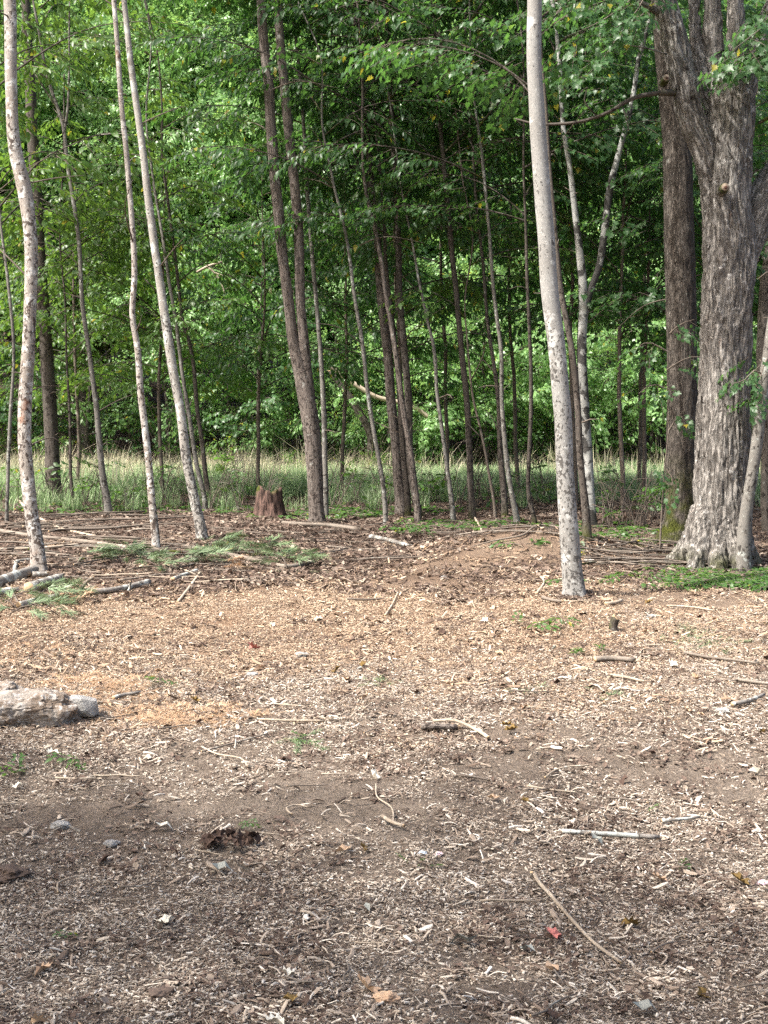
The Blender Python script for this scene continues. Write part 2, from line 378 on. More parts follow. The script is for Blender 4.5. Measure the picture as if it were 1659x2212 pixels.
# ---------------------------------------------------------------- zones
def z_field(x, y):   return sstep(23.4, 25.0, y + 2.6 * fbm2(x, y, .45, 3, 2.2)) * sstep(34.5, 32.5, y)
def z_litter(x, y):  return sstep(13.6, 15.6, y + 1.4 * fbm2(x, y, .45, 3, 1.2)) * (1 - z_field(x, y))
def z_warm(x, y):    return sstep(8.4, 12.6, y + 2.0 * fbm2(x, y, .5, 3, 7.7) - .9 * sstep(1.0, 3.5, x)) * (1 - .45 * sstep(1.2, 4.0, x))
BARE = []
for (px, py, rx, ry, k) in ((700, 1735, 1.0, .80, 1.0), (250, 1770, .95, .75, .92), (1380, 1655, 1.1, .42, .95), (1100, 1665, .6, .4, .8), (480, 1880, .45, .25, .8), (1250, 1590, .7, .3, .5), (500, 1640, .8, .35, .6),
                            (1010, 1222, 1.1, .55, 1.0), (1130, 1190, 1.1, .7, 1.0), (880, 1262, .9, .5, .95), (1480, 1300, 1.4, .6, .9), (60, 1870, .3, .2, .6), (130, 1800, .5, .35, .6), (1200, 1240, .7, .4, .5)):
    q = gp(px, py); BARE.append((q.x, q.y, rx, ry, k))
def bare(x, y):
    b = 0
    for (bx, by, rx, ry, k) in BARE: b = np.maximum(b, k * np.exp(-(((x - bx) / rx) ** 2 + ((y - by) / ry) ** 2) ** 1.3))
    band = .45 * np.exp(-((y - 8.1 + .5 * fbm2(x, y, .7, 3, 3.3)) / .75) ** 2)
    return np.clip(np.maximum(b, band) + .25 * fbm2(x, y, 1.5, 3, 5.5), 0, 1)

# ---------------------------------------------------------------- ground sheet
ys = [-80.]
while ys[-1] < 400:
    y = ys[-1]; d = .5 if y < 2 else .035 if y < 9 else .05 if y < 16 else .09 if y < 26 else .3 if y < 40 else 1.5 if y < 90 else 15
    if y < -10: d = 8
    ys.append(y + d)
ys = np.array(ys); nx = 261
ux = np.linspace(-1, 1, nx); xs0 = np.sign(ux) * (np.abs(ux) * .5 + 2.2 * np.abs(ux) ** 3)
X = xs0[None, :] * (np.interp(ys, [-80, 3, 5, 25, 60, 400], [60, 5, 5.2, 18, 50, 300]))[:, None]; Y = np.repeat(ys[:, None], nx, 1)
xf, yf = X.ravel(), Y.ravel()
zf = gz(xf, yf) + .010 * fbm2(xf, yf, 14, 2, 3) * (yf < 24)
i, j = np.meshgrid(np.arange(len(ys) - 1), np.arange(nx - 1), indexing='ij')
F = np.stack([i * nx + j, i * nx + j + 1, (i + 1) * nx + j + 1, (i + 1) * nx + j], -1).reshape(-1, 4)
zone = np.stack([z_warm(xf, yf) * (1 - .6 * bare(xf, yf)), np.clip(z_litter(xf, yf) * (1 - bare(xf, yf)), 0, 1) * (yf < 24) + (yf > 33.5), z_field(xf, yf)], 1)
gme = mesh_np('ground', np.stack([xf, yf, zf], 1), F, True, {'zone': ('FLOAT_VECTOR', 'POINT', zone)})
tag(obj('ground', gme, M['ground']), 'brown soil sloping up to the woods, strewn with wood chips', kind='structure')

# ---------------------------------------------------------------- prototypes for scattering (kept in collections that are not in the scene)
def proto_col(name, meshes):
    c = bpy.data.collections.new(name)
    for k, me in enumerate(meshes):
        o = bpy.data.objects.new('%s_%02d' % (name, k), me); c.objects.link(o)
    return c
def piece_join(parts):
    V, Q, T, A, n = [], [], [], [], 0
    for v, q, t, a in parts:
        V.append(v)
        if len(q): Q.append(np.asarray(q) + n)
        if len(t): T.append(np.asarray(t) + n)
        A.append(np.full(len(v), a)); n += len(v)
    return np.vstack(V), [np.vstack(Q) if Q else np.zeros((0, 4), int), np.vstack(T) if T else np.zeros((0, 3), int)], np.concatenate(A)
def rot(e): return np.array(Euler(e).to_matrix())
def chip_piece(L, W, H, curl):
    xs = np.array([-.5, -.12, .2, .5]) * L; w = W * np.array([.8, 1, .95, .7]) * rng.uniform(.5, 1.3, 4)
    zc = curl * L * (1 - (2 * xs / L) ** 2); off = rng.normal(0, W * .12, 4)
    V = []
    for k in range(4):
        V += [(xs[k], off[k] - w[k] / 2, zc[k]), (xs[k], off[k] + w[k] / 2, zc[k]), (xs[k], off[k] + w[k] * .3, zc[k] + H), (xs[k], off[k] - w[k] * .3, zc[k] + H)]
    Q = []
    for k in range(3):
        a = k * 4; b = a + 4
        Q += [(a + m, a + (m + 1) % 4, b + (m + 1) % 4, b + m) for m in (1, 2, 3)]
    Q += [(0, 1, 2, 3), (12, 15, 14, 13)]
    return np.array(V), Q
def chip_clump(n, spread, Lr, fib):
    parts = []
    for k in range(n):
        fibre = rng.random() < fib
        L = rng.uniform(*Lr) * (1.7 if fibre else 1); W = L * (.07 if fibre else rng.uniform(.22, .55)); H = min(W * .35, .005)
        V, Q = chip_piece(L, W, H, rng.uniform(-.03, .06))
        e = (rng.normal(0, .40), rng.normal(0, .24), rng.uniform(0, 6.28))
        V = V @ rot(e).T + np.array([rng.uniform(-spread, spread), rng.uniform(-spread, spread), rng.uniform(.002, .018)])
        parts.append((V, Q, [], rng.uniform(0, 10)))
    V, F, a = piece_join(parts)
    return V, F, a
def leaf_pts(kind, L, W, droop):
    if kind == 'maple':
        o = np.array([(0, 0), (.18, .16), (.05, .38), (.30, .33), (.36, .55), (.52, .30), (.66, .36), (.68, .17), (1.0, 0),
                      (.68, -.17), (.66, -.36), (.52, -.30), (.36, -.55), (.30, -.33), (.05, -.38), (.18, -.16)])
        V = np.zeros((17, 3)); V[0] = (.38, 0, 0); V[1:, :2] = o
        V[:, 0] *= L; V[:, 1] *= W; V[:, 2] = -droop * L * (V[:, 0] / L) ** 2 + .18 * np.abs(V[:, 1])
        T = [(0, 1 + k, 1 + (k + 1) % 16) for k in range(16)]
        return V, T
    xs = np.array([0, .3, .65, 1.0]); w = np.array([0, .5, .42, 0]) * W
    V = [(0, 0, 0)]
    for k in (1, 2): V += [(xs[k] * L, w[k], 0), (xs[k] * L, 0, 0), (xs[k] * L, -w[k], 0)]
    V += [(L, 0, 0)]; V = np.array(V, float)
    V[:, 2] = -droop * L * (V[:, 0] / L) ** 2 + .30 * np.abs(V[:, 1])
    T = [(0, 2, 1), (0, 3, 2), (1, 2, 4), (4, 2, 5), (2, 3, 5), (5, 3, 6), (4, 5, 7), (5, 6, 7)]
    return V, T
def diamond(L, W, droop):
    V = np.array([(0, 0, 0), (.45 * L, W / 2, .06 * L), (.45 * L, -W / 2, .06 * L), (L, 0, -droop * L)]); return V, [(0, 2, 1), (1, 2, 3)]
def spray(kind, n, length, Lr, drp):
    """a leafy twig lying along +X"""
    parts = []
    for k in range(n):
        t = (k + .6) / n; x = length * (.12 + .88 * t); side = 1 if k % 2 else -1
        L = rng.uniform(*Lr) * (1.1 - .3 * abs(t - .6)); dr = rng.uniform(.1, .5)
        if kind == 'maple': V, T = leaf_pts('maple', L, L * rng.uniform(.9, 1.1), dr)
        elif kind == 'far': V, T = diamond(L, L * rng.uniform(.45, .7), dr)
        else: V, T = leaf_pts('broad', L, L * rng.uniform(.40, .55), dr)
        head = side * rng.uniform(.5, 1.2) * (1 - .4 * t) if k < n - 1 else 0
        e = (rng.normal(0, .35), rng.uniform(-.1, drp), head)
        pet = L * .25
        V = V + np.array([pet, 0, 0]); V = V @ rot(e).T
        V = V + np.array([x, side * length * .22 * rng.random() * (1 if kind == 'far' else .55), -.12 * length * t * t + rng.normal(0, .02 * length)])
        parts.append((V, [], T, rng.uniform(0, 10)))
    # twig
    V, Fq, Tn, _ = tube([(0, 0, 0), (length * .5, 0, -.03 * length), (length, 0, -.12 * length)], [.004, .003, .0015], M=3, step=length / 2, caps=False)
    parts.append((V, Fq, [], .3))
    V, F, a = piece_join(parts)
    me = mesh_np('leafy_twig', V, F, True, {'v': ('FLOAT', 'POINT', a)})
    mi = np.zeros(len(me.polygons), np.int32); mi[:len(F[0])] = 1; me.polygons.foreach_set('material_index', mi)
    return me
def mk_sprays(name, kind, mat, n, length, Lr, drp, count=4):
    L = []
    for k in range(count):
        me = spray(kind, n, length, Lr, drp); me.materials.append(M[mat]); me.materials.append(M['twig']); L.append(me)
    return proto_col(name, L)
SPRAY = {
    'broad': mk_sprays('broad_leaf_spray', 'broad', 'leaf_dark', 15, .58, (.075, .125), .9),
    'maple': mk_sprays('maple_leaf_spray', 'maple', 'leaf_maple', 13, .52, (.07, .105), .8),
    'yellow': mk_sprays('yellow_leaf_spray', 'broad', 'leaf_yellow', 13, .56, (.08, .13), .7),
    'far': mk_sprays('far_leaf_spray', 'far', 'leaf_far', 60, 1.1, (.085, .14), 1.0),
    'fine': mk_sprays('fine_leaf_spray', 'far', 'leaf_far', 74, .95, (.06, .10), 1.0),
    'cover': mk_sprays('ground_cover_spray', 'broad', 'weed', 11, .20, (.04, .07), .15),
}
CHIPS = []
for k in range(7):
    V, Fq, a = chip_clump(30, .08, (.009, .027), .35); CHIPS.append(mesh_np('chip_clump', V, Fq, False, {'v': ('FLOAT', 'POINT', a)}))
def with_mat(meshes, mat):
    out = []
    for m in meshes: c = m.copy(); c.materials.append(M[mat]); out.append(c)
    return out
CH_G = proto_col('grey_chip_clump', with_mat(CHIPS, 'chip_grey')); CH_W = proto_col('warm_chip_clump', with_mat(CHIPS, 'chip_warm'))
SHRED = []
for k in range(6):
    parts = []
    for q in range(9):
        L = rng.uniform(.03, .085); W = L * rng.uniform(.08, .32); V, Q = chip_piece(L, W, .004, rng.uniform(-.08, .12))
        V = V @ rot((rng.normal(0, .5), rng.normal(0, .3), rng.uniform(0, 6.28))).T + np.array([rng.uniform(-.11, .11), rng.uniform(-.11, .11), rng.uniform(.008, .024)])
        parts.append((V, Q, [], rng.uniform(0, 10)))
    V, Fq, a = piece_join(parts); SHRED.append(mesh_np('shred_clump', V, Fq, False, {'v': ('FLOAT', 'POINT', a)}))
SH_G = proto_col('grey_shred_clump', with_mat(SHRED, 'chip_grey')); SH_W = proto_col('warm_shred_clump', with_mat(SHRED, 'chip_warm'))
LIT = []
for k in range(6):
    parts = []
    for q in range(22):
        L = rng.uniform(.02, .06); V, T = (leaf_pts('broad', L, L * rng.uniform(.5, .9), rng.uniform(-.5, .6)) if q % 3 else diamond(L, L * .6, .3))
        e = (rng.normal(0, .4), rng.normal(0, .3), rng.uniform(0, 6.28))
        V = V @ rot(e).T + np.array([rng.uniform(-.14, .14), rng.uniform(-.14, .14), rng.uniform(.003, .02)])
        parts.append((V, [], T, rng.uniform(0, 10)))
    for q in range(5):
        V, Q = chip_piece(rng.uniform(.05, .14), .006, .004, .05); V = V @ rot((0, rng.normal(0, .15), rng.uniform(0, 6.3))).T + np.array([rng.uniform(-.12, .12), rng.uniform(-.12, .12), .02])
        parts.append((V, Q, [], rng.uniform(0, 10)))
    V, Fq, a = piece_join(parts); me = mesh_np('litter_clump', V, Fq, False, {'v': ('FLOAT', 'POINT', a)}); me.materials.append(M['litter']); LIT.append(me)
LIT = proto_col('leaf_litter_clump', LIT)
def tuft(n, h, w, lean, spread=.08):
    parts = []
    for k in range(n):
        hh = h * rng.uniform(.5, 1.1); az = rng.uniform(0, 6.28); ln = abs(rng.normal(0, lean)) * hh; ww = w * rng.uniform(.6, 1.3)
        d = np.array([math.cos(az), math.sin(az), 0]); sd = np.array([-d[1], d[0], 0]) if rng.random() < .5 else np.array([1, 0, 0.])
        b = np.array([rng.uniform(-spread, spread), rng.uniform(-spread, spread), -.02])
        V = [b - sd * ww / 2, b + sd * ww / 2, b + d * ln * .3 + [0, 0, hh * .6] + sd * ww * .4, b + d * ln * .3 + [0, 0, hh * .6] - sd * ww * .4, b + d * ln + [0, 0, hh * .95]]
        parts.append((np.array(V), [(0, 1, 2, 3)], [(3, 2, 4)], rng.uniform(0, 10)))
    return piece_join(parts)
def tufts(name, mat, n, h, w, lean, count=4, spread=.08):
    L = []
    for k in range(count):
        V, Fq, a = tuft(n, h, w, lean, spread); me = mesh_np(name, V, Fq, True, {'v': ('FLOAT', 'POINT', a)}); me.materials.append(M[mat]); L.append(me)
    return proto_col(name, L)
GRASS = tufts('green_grass_tuft', 'grass', 34, .28, .009, .6)
STRAW = tufts('straw_grass_tuft', 'straw', 16, .54, .007, .45)
def needle_mesh(mat, n=34, Ln=.11):
    parts = []
    for k in range(n):
        t = rng.random() ** .7; az = rng.uniform(0, 6.28); el = rng.uniform(.2, .9)
        d = np.array([math.cos(el), math.sin(el) * math.cos(az), math.sin(el) * math.sin(az) * .5]); L = Ln * rng.uniform(.6, 1)
        b = np.array([t * .16, 0, 0]); sd = np.cross(d, [0, 0, 1.]); sd /= np.linalg.norm(sd); sd *= .0022
        m = b + d * L * .5 + [0, 0, .004]
        parts.append((np.array([b - sd, b + sd, m + sd, m - sd, b + d * L - [0, 0, .008]]), [(0, 1, 2, 3)], [(3, 2, 4)], rng.uniform(0, 10)))
    V, Fq, a = piece_join(parts); me = mesh_np('needle_tuft', V, Fq, True, {'v': ('FLOAT', 'POINT', a)}); me.materials.append(M[mat]); return me
NEED_G = proto_col('green_needle_tuft', [needle_mesh('needle') for k in range(3)])
NEED_O = proto_col('orange_needle_tuft', [needle_mesh('needle_dead') for k in range(3)])

_gn = {}
def gn_for(col):
    if col.name in _gn: return _gn[col.name]
    ng = bpy.data.node_groups.new('scatter_' + col.name, 'GeometryNodeTree')
    ng.interface.new_socket('Geometry', in_out='INPUT', socket_type='NodeSocketGeometry')
    ng.interface.new_socket('Geometry', in_out='OUTPUT', socket_type='NodeSocketGeometry')
    N = ng.nodes; gi = N.new('NodeGroupInput'); go = N.new('NodeGroupOutput')
    ci = N.new('GeometryNodeCollectionInfo'); ci.inputs[0].default_value = col; ci.inputs[1].default_value = True; ci.inputs[2].default_value = True
    ip = N.new('GeometryNodeInstanceOnPoints'); ip.inputs['Pick Instance'].default_value = True
    def na(nm, t):
        a = N.new('GeometryNodeInputNamedAttribute'); a.data_type = t; a.inputs[0].default_value = nm; return a.outputs[0]
    e2r = N.new('FunctionNodeEulerToRotation')
    ng.links.new(na('rot', 'FLOAT_VECTOR'), e2r.inputs[0])
    ng.links.new(gi.outputs[0], ip.inputs['Points']); ng.links.new(ci.outputs[0], ip.inputs['Instance'])
    ng.links.new(na('idx', 'INT'), ip.inputs['Instance Index']); ng.links.new(e2r.outputs[0], ip.inputs['Rotation'])
    ng.links.new(na('scl', 'FLOAT'), ip.inputs['Scale']); ng.links.new(ip.outputs[0], go.inputs[0])
    _gn[col.name] = ng; return ng
def scatter(name, P, rots, scl, col, parent=None, origin=(0, 0, 0), label=None, cat=None):
    P = np.asarray(P, float) - np.array(list(origin)); n = len(P)
    me = bpy.data.meshes.new(name); me.vertices.add(n); me.vertices.foreach_set('co', P.astype(np.float32).ravel())
    for k, t, a in (('rot', 'FLOAT_VECTOR', rots), ('scl', 'FLOAT', scl), ('idx', 'INT', rng.integers(0, len(col.objects), n))):
        at_ = me.attributes.new(k, t, 'POINT'); at_.data.foreach_set('vector' if t == 'FLOAT_VECTOR' else 'value', np.asarray(a, np.int32 if t == 'INT' else np.float32).ravel())
    o = obj(name, me, None, parent)
    md = o.modifiers.new('scatter', 'NODES'); md.node_group = gn_for(col)
    return tag(o, label, cat, kind='stuff')

# ---------------------------------------------------------------- wood chips, litter, grass
def fan(n, y0, y1, half=.36, pad=.6, pw=1.0):
    y = rng.uniform(y0, y1, n); w = half * y + pad; keep = rng.random(n) < w / (half * y1 + pad); y = y[keep]
    return rng.uniform(-1, 1, len(y)) * (half * y + pad), y
def slope_rot(x, y, jit=.1):
    h = .08; dzx = (gz(x + h, y) - gz(x - h, y)) / (2 * h); dzy = (gz(x, y + h) - gz(x, y - h)) / (2 * h)
    a = rng.uniform(0, 6.283, len(x))
    # tilt about world axes after a spin about Z: solve euler XYZ of R = tilt * spin
    nrm = np.stack([-dzx, -dzy, np.ones_like(dzx)], 1); nrm /= np.linalg.norm(nrm, axis=1)[:, None]
    fx = np.stack([np.cos(a), np.sin(a), np.zeros_like(a)], 1); fx -= nrm * (fx * nrm).sum(1)[:, None]; fx /= np.linalg.norm(fx, axis=1)[:, None]
    fy = np.cross(nrm, fx)
    return np.stack([np.arctan2(fy[:, 2], nrm[:, 2]), np.arcsin(np.clip(-fx[:, 2], -1, 1)), np.arctan2(fx[:, 1], fx[:, 0])], 1)
def ground_scatter(name, n, y0, y1, dens, col, sr, label, cat, lift=0.0, half=.36, pad=.6):
    x, y = fan(n, y0, y1, half, pad); d = dens(x, y); k = rng.random(len(x)) < d; x, y = x[k], y[k]
    P = np.stack([x, y, gz(x, y) + lift], 1)
    return scatter(name, P, slope_rot(x, y), rng.uniform(*sr, len(x)), col, label=label, cat=cat)
ground_scatter('wood_chips', 62000, 3.6, 15.0, lambda x, y: (1 - z_warm(x, y)) * (1 - bare(x, y)) * (1.0 - .45 * sstep(7.0, 8.6, y) * sstep(10, 9, y)) * (1 - .9 * z_litter(x, y)) * (.5 + .5 * (fbm2(x, y, 1.4, 3, 43) > -.10)), CH_G, (.5, 1.0), 'bleached grey wood chips covering the nearest ground', 'wood chips')
ground_scatter('wood_chips', 46000, 8.6, 17.5, lambda x, y: z_warm(x, y) * (1 - .95 * bare(x, y)) * (1 - .93 * z_litter(x, y)) * (.55 + .45 * (fbm2(x, y, 1.0, 3, 41) > -.12)), CH_W, (.6, 1.15), 'warm tan wood chips in the sunlit clearing', 'wood chips')
ground_scatter('wood_shreds', 2600, 3.6, 12.0, lambda x, y: (.25 + .9 * (fbm2(x, y, 1.6, 2, 31) > .02)) * (1 - .8 * bare(x, y)) * (1 - z_warm(x, y)), SH_G, (.6, 1.1), 'longer torn shreds of wood lying over the grey chips', 'wood shreds')
ground_scatter('wood_shreds', 3600, 8.8, 18.5, lambda x, y: (.25 + .9 * (fbm2(x, y, 1.2, 2, 35) > .02)) * z_warm(x, y), SH_W, (.7, 1.3), 'longer torn shreds of wood lying over the warm chips', 'wood shreds')
ground_scatter('leaf_litter', 14000, 12.5, 26.0, lambda x, y: np.clip(z_litter(x, y) * (1 - .96 * bare(x, y)) + .03, 0, 1), LIT, (.8, 1.4), 'dull brown leaf litter under the front row of trees', 'leaf litter')
ground_scatter('leaf_litter', 7000, 3.8, 12.5, lambda x, y: (.3 + .7 * (fbm2(x, y, 1.2, 2, 8) > .08)) * (1 - .7 * bare(x, y)), LIT, (.35, .75), 'dark torn leaves mixed into the wood chips', 'leaf litter')
ground_scatter('meadow_grass', 24000, 22.0, 33.5, lambda x, y: z_field(x, y) * (.35 + .65 * (fbm2(x, y, .8, 3, 61) > -.08)) + .06 * (y < 26), GRASS, (.4, 1.7), 'bright green grass of the strip behind the first trees', 'grass', half=.36, pad=2)
ground_scatter('straw_grass', 260, 24.5, 34.0, lambda x, y: .3 + (fbm2(x, y, .5, 2, 66) > .02), STRAW, (1.3, 2.0), 'few tall seeded grass clumps standing above the rest', 'grass', half=.36, pad=2)
ground_scatter('straw_grass', 11000, 25.0, 34.5, lambda x, y: sstep(26.5, 31.5, y) * (.15 + .85 * sstep(1.5, -3.5, x)) * (.10 + .9 * (fbm2(x, y, .55, 3, 6) > -.02)), STRAW, (.4, 1.35), 'pale seeded grass along the far side of the strip', 'grass', half=.36, pad=2)

def norm(v): v = np.asarray(v, float); return v / (np.linalg.norm(v) + 1e-9)
# ---------------------------------------------------------------- trees
def crown(root, origin, Q, zlo, zhi, reach, n, kind, dens=1.0, limb_mat='dark', up=(.25, .95), seed=0, shape=None, scl=(.8, 1.25), back=False):
    """limbs and leafy twigs hung on the stem path Q (points with rising z)"""
    Q = np.array([list(q) for q in Q]); bag = Bag(); P, Rr, S = [], [], []
    for k in range(n):
        z = zlo + (zhi - zlo) * ((k + random.random()) / n)
        b = np.array([np.interp(z, Q[:, 2], Q[:, a]) for a in range(3)]); b[2] = z
        az = k * 2.4 + random.uniform(-.5, .5) + seed
        if back: az = math.pi / 2 + 1.75 * math.sin(az * .5)
        t = (z - zlo) / (zhi - zlo); rr = reach * (shape(t) if shape else (.75 + .5 * math.sin(math.pi * min(1, t * 1.1)) - .45 * t)) * random.uniform(.75, 1.2)
        el = random.uniform(*up)
        pts = [b]; h = np.array([math.cos(az), math.sin(az)]); cur = b.copy(); m = 5
        for q in range(m):
            e = el - (el + .25) * (q / m) ** 1.2; az2 = az + random.uniform(-.25, .25)
            cur = cur + rr / m * np.array([math.cos(az2) * math.cos(e), math.sin(az2) * math.cos(e), math.sin(e)]); pts.append(cur.copy())
        r0 = .005 + .0045 * rr
        bag.tube(pts, np.linspace(r0, .004, len(pts)), M=5, step=.25, caps=False)
        pts = np.array(pts); ns = max(4, int(rr * 7.5 * dens))
        for q in range(ns):
            u = .18 + .82 * (q + random.random()) / ns; f = u * m; i0 = min(int(f), m - 1); p = pts[i0] + (pts[i0 + 1] - pts[i0]) * (f - i0)
            side = 1 if q % 2 else -1; hd = az + side * random.uniform(.3, 1.15) * (1.15 - u * .5) if u < .93 else az
            far = random.random() * .55 * rr * .35 * (1 - abs(u - .5)); 
            p = p + far * np.array([math.cos(hd), math.sin(hd), -.1])
            P.append(p); Rr.append((random.gauss(0, .35 if kind not in ('far', 'fine') else .9), random.uniform(.0, .5) if kind not in ('far', 'fine') else random.uniform(-.7, .9), hd)); S.append(random.uniform(*scl))
    me = bag.mesh('branchwork', origin); bo = obj('branchwork', me, M[limb_mat], root); bo['kind'] = 'stuff'
    return scatter('foliage', P, Rr, S, SPRAY[kind], root, origin)

def tree(pix, mat, label, cat='tree', top=14.0, M_=18, wob=.03, lump=.12, ridge=0.0, flare=(.42, .15), leaves=None, group=None, name='tree', lean=0.0, step=.12, extra=None, depth=None):
    """pix: (x, y, width) in picture units from base up; the stem goes on above the frame to height `top`"""
    base = gp(pix[0][0], pix[0][1]); Y = depth or base.y
    root = empty(name, base, label, cat, group)
    pts = [at(p[0], p[1], Y + lean * k / len(pix)) for k, p in enumerate(pix)]; rad = [wpx(p[2], Y) / 2 for p in pix]
    pts = [Vector((pts[0].x, pts[0].y, g1(pts[0].x, pts[0].y) - .12))] + pts[0:]
    pts[1] = pts[1] + Vector((0, 0, .02)); rad = [rad[0]] + rad
    if top and pts[-1].z < top + base.z:
        d = (pts[-1] - pts[-3]); d = Vector((d.x / d.z * .6, 0, 1)); zt = top + base.z; z0 = pts[-1].z; r0 = rad[-1]; p0 = pts[-1]
        for k in range(1, 4):
            dz = (zt - z0) * k / 3; pts.append(p0 + d * dz + Vector((random.uniform(-.15, .15), random.uniform(-.15, .15), 0))); rad.append(max(.012, r0 * (1 - .27 * k)))
    o = obj('trunk', tube_mesh('trunk', pts, rad, base, M=M_, step=step, wob=wob, seed=random.random() * 50, ridge=ridge, lump=lump, flare=flare), [M[mat], M['cutwood']], root)
    tw = Bag(); Pa = np.array([list(v) for v in pts]); nt = 7 if pix[0][2] < 40 else 3
    for k in range(nt):
        z = base.z + random.uniform(1.0, 7.5); i_ = np.searchsorted(Pa[:, 2], z)
        if i_ >= len(Pa): break
        c_ = np.array([np.interp(z, Pa[:, 2], Pa[:, a]) for a in range(2)]); r_ = np.interp(z, Pa[:, 2], np.array(rad)); az = random.uniform(0, 6.28); L_ = random.choice((.08, .15, .3, .6, 1.0)); e_ = random.uniform(-.2, .7)
        d_ = np.array([math.cos(az) * math.cos(e_), math.sin(az) * math.cos(e_), math.sin(e_)]); q0 = np.array([c_[0], c_[1], z]) + d_ * r_ * .6; q1 = q0 + d_ * L_ * .5 + np.array([0, 0, .04 * L_]); q2 = q0 + d_ * L_ + np.array([random.gauss(0, .1), random.gauss(0, .1), random.gauss(-.05, .1)]) * L_
        tw.tube([q0, q1, q2], [.011, .007, .003], M=5, step=.1)
    if tw.n: o_ = obj('dead_twigs', tw.mesh('dead_twigs', base), M['twig'], root); o_['kind'] = 'stuff'
    if leaves:
        for lv in (leaves if isinstance(leaves, list) else [leaves]):
            zlo, zhi, reach, n, kind = lv[:5]
            crown(root, base, pts, base.z + zlo, base.z + min(zhi, top - .3), reach, int(n * (.60 if zlo < 6 else .34)), kind, back=True, dens=lv[5] if len(lv) > 5 else 1.0, seed=random.random() * 6)
    return root, pts, base, Y
def add_stem(root, base, pix, Y, mat, name='limb', M_=10, **k):
    pts = [at(p[0], p[1], Y if len(p) < 4 else Y + p[3]) for p in pix]; rad = [wpx(p[2], Y) / 2 for p in pix]
    return obj(name, tube_mesh(name, pts, rad, base, M=M_, **{'step': .12, 'lump': .12, **k}), [M[mat], M['cutwood']], root), pts

G1 = 'slim trees standing at the edge of the clearing'
r, p, b, Y = tree([(84, 1238, 35), (82, 1205, 32), (65, 1105, 30), (57, 1005, 30), (54, 871, 30), (63, 738, 28), (66, 600, 28), (62, 480, 29), (53, 400, 32), (38, 333, 28), (26, 200, 25), (21, 0, 27)], 'patchy',
    'pale crooked tree at the left edge with dark blotched bark and a bulge halfway up', group=G1, leaves=(9.2, 14, 2.8, 22, 'broad'), M_=24)
tree([(119, 1085, 38), (115, 1040, 34), (111, 938, 31), (103, 800, 29), (97, 700, 27), (83, 500, 24), (70, 267, 25), (60, 67, 21), (57, 0, 20)], 'dark', 'dark thick-stemmed tree just behind the crooked pale one', group=G1, leaves=[(7.5, 14, 3.0, 20, 'broad')])
r, p, b, Y = tree([(235, 1115, 17), (220, 1005, 14), (205, 871, 12), (188, 738, 10), (183, 700, 10), (167, 500, 9), (143, 333, 9), (137, 283, 8), (110, 190, 7), (85, 67, 6), (72, 0, 5)], 'grey', 'slender grey sapling that forks high up, left of the two leaning pale trees', group=G1, top=11, M_=10, leaves=(3.6, 11, 1.7, 24, 'yellow', .7))
add_stem(r, b, [(138, 290, 7), (146, 240, 6), (148, 200, 5), (150, 33, 4), (152, -60, 3)], Y, 'grey')
tree([(337, 1190, 18), (328, 1071, 16), (318, 971, 15), (308, 871, 15), (295, 738, 14), (287, 690, 13), (290, 600, 13), (286, 500, 12), (273, 333, 12), (257, 167, 11), (246, 0, 11)], 'patchy', 'thin white-grey tree, the more upright of the leaning pair left of centre', group=G1, leaves=(9.3, 13.5, 2.2, 16, 'broad'), M_=14)
tree([(437, 1168, 24), (420, 1080, 22), (405, 1005, 21), (387, 871, 20), (364, 738, 20), (354, 667, 19), (330, 500, 17), (308, 333, 16), (288, 167, 14), (268, 0, 12)], 'pale', 'long grey tree leaning left, its foot by the green pine boughs', group=G1, leaves=(9.4, 14, 2.4, 16, 'broad'), M_=16)
tree([(444, 1105, 11), (425, 1000, 10), (405, 880, 9), (385, 738, 8), (365, 600, 7), (345, 470, 6)], 'grey', 'thin straight stem close behind the long leaning grey tree', group=G1, top=9, M_=8, leaves=(3.8, 9, 1.3, 10, 'yellow', .7))
tree([(451, 1095, 12), (440, 971, 10), (425, 871, 9), (409, 738, 8), (397, 700, 8), (387, 617, 7), (367, 467, 6), (350, 330, 5)], 'dark', 'thin dark sapling right of the long leaning grey tree', group=G1, top=10, M_=8, leaves=(3.4, 10, 1.8, 18, 'yellow', .7))
r, p, b, Y = tree([(686, 1132, 34), (684, 1105, 32), (679, 1005, 35), (669, 905, 38), (660, 850, 38), (651, 805, 34), (632, 738, 25), (624, 667, 23), (605, 500, 23), (590, 333, 23), (576, 167, 22), (565, 0, 21)], 'brown', 'brown twin-stemmed tree in the middle, two straight stems from one base', group=G1, leaves=[(9.2, 14, 2.8, 20, 'broad')], M_=24)
add_stem(r, b, [(683, 1040, 20, -.02), (678, 940, 22), (668, 850, 24), (656, 738, 23), (650, 667, 21), (645, 500, 21), (629, 333, 21), (612, 167, 20), (599, 0, 18), (590, -150, 15), (585, -400, 10)], Y, 'brown', 'second_stem', 20)
tree([(704, 1120, 13), (702, 1005, 12), (698, 871, 11), (691, 738, 10), (685, 667, 9), (670, 500, 9), (660, 333, 8), (648, 167, 7), (630, 0, 7)], 'grey', 'thin pale grey tree hugging the right side of the twin brown stems', group=G1, top=12, M_=10, leaves=(5.6, 12, 2.2, 24, 'broad'))
tree([(833, 1133, 11), (820, 1005, 10), (798, 871, 9), (783, 738, 9), (771, 667, 8), (746, 500, 7), (716, 383, 6), (700, 300, 5)], 'grey', 'thin leaning pale stem, first left of the clustered trunks', group=G1, top=9, M_=8, leaves=(4.2, 9, 1.9, 24, 'broad', .9))
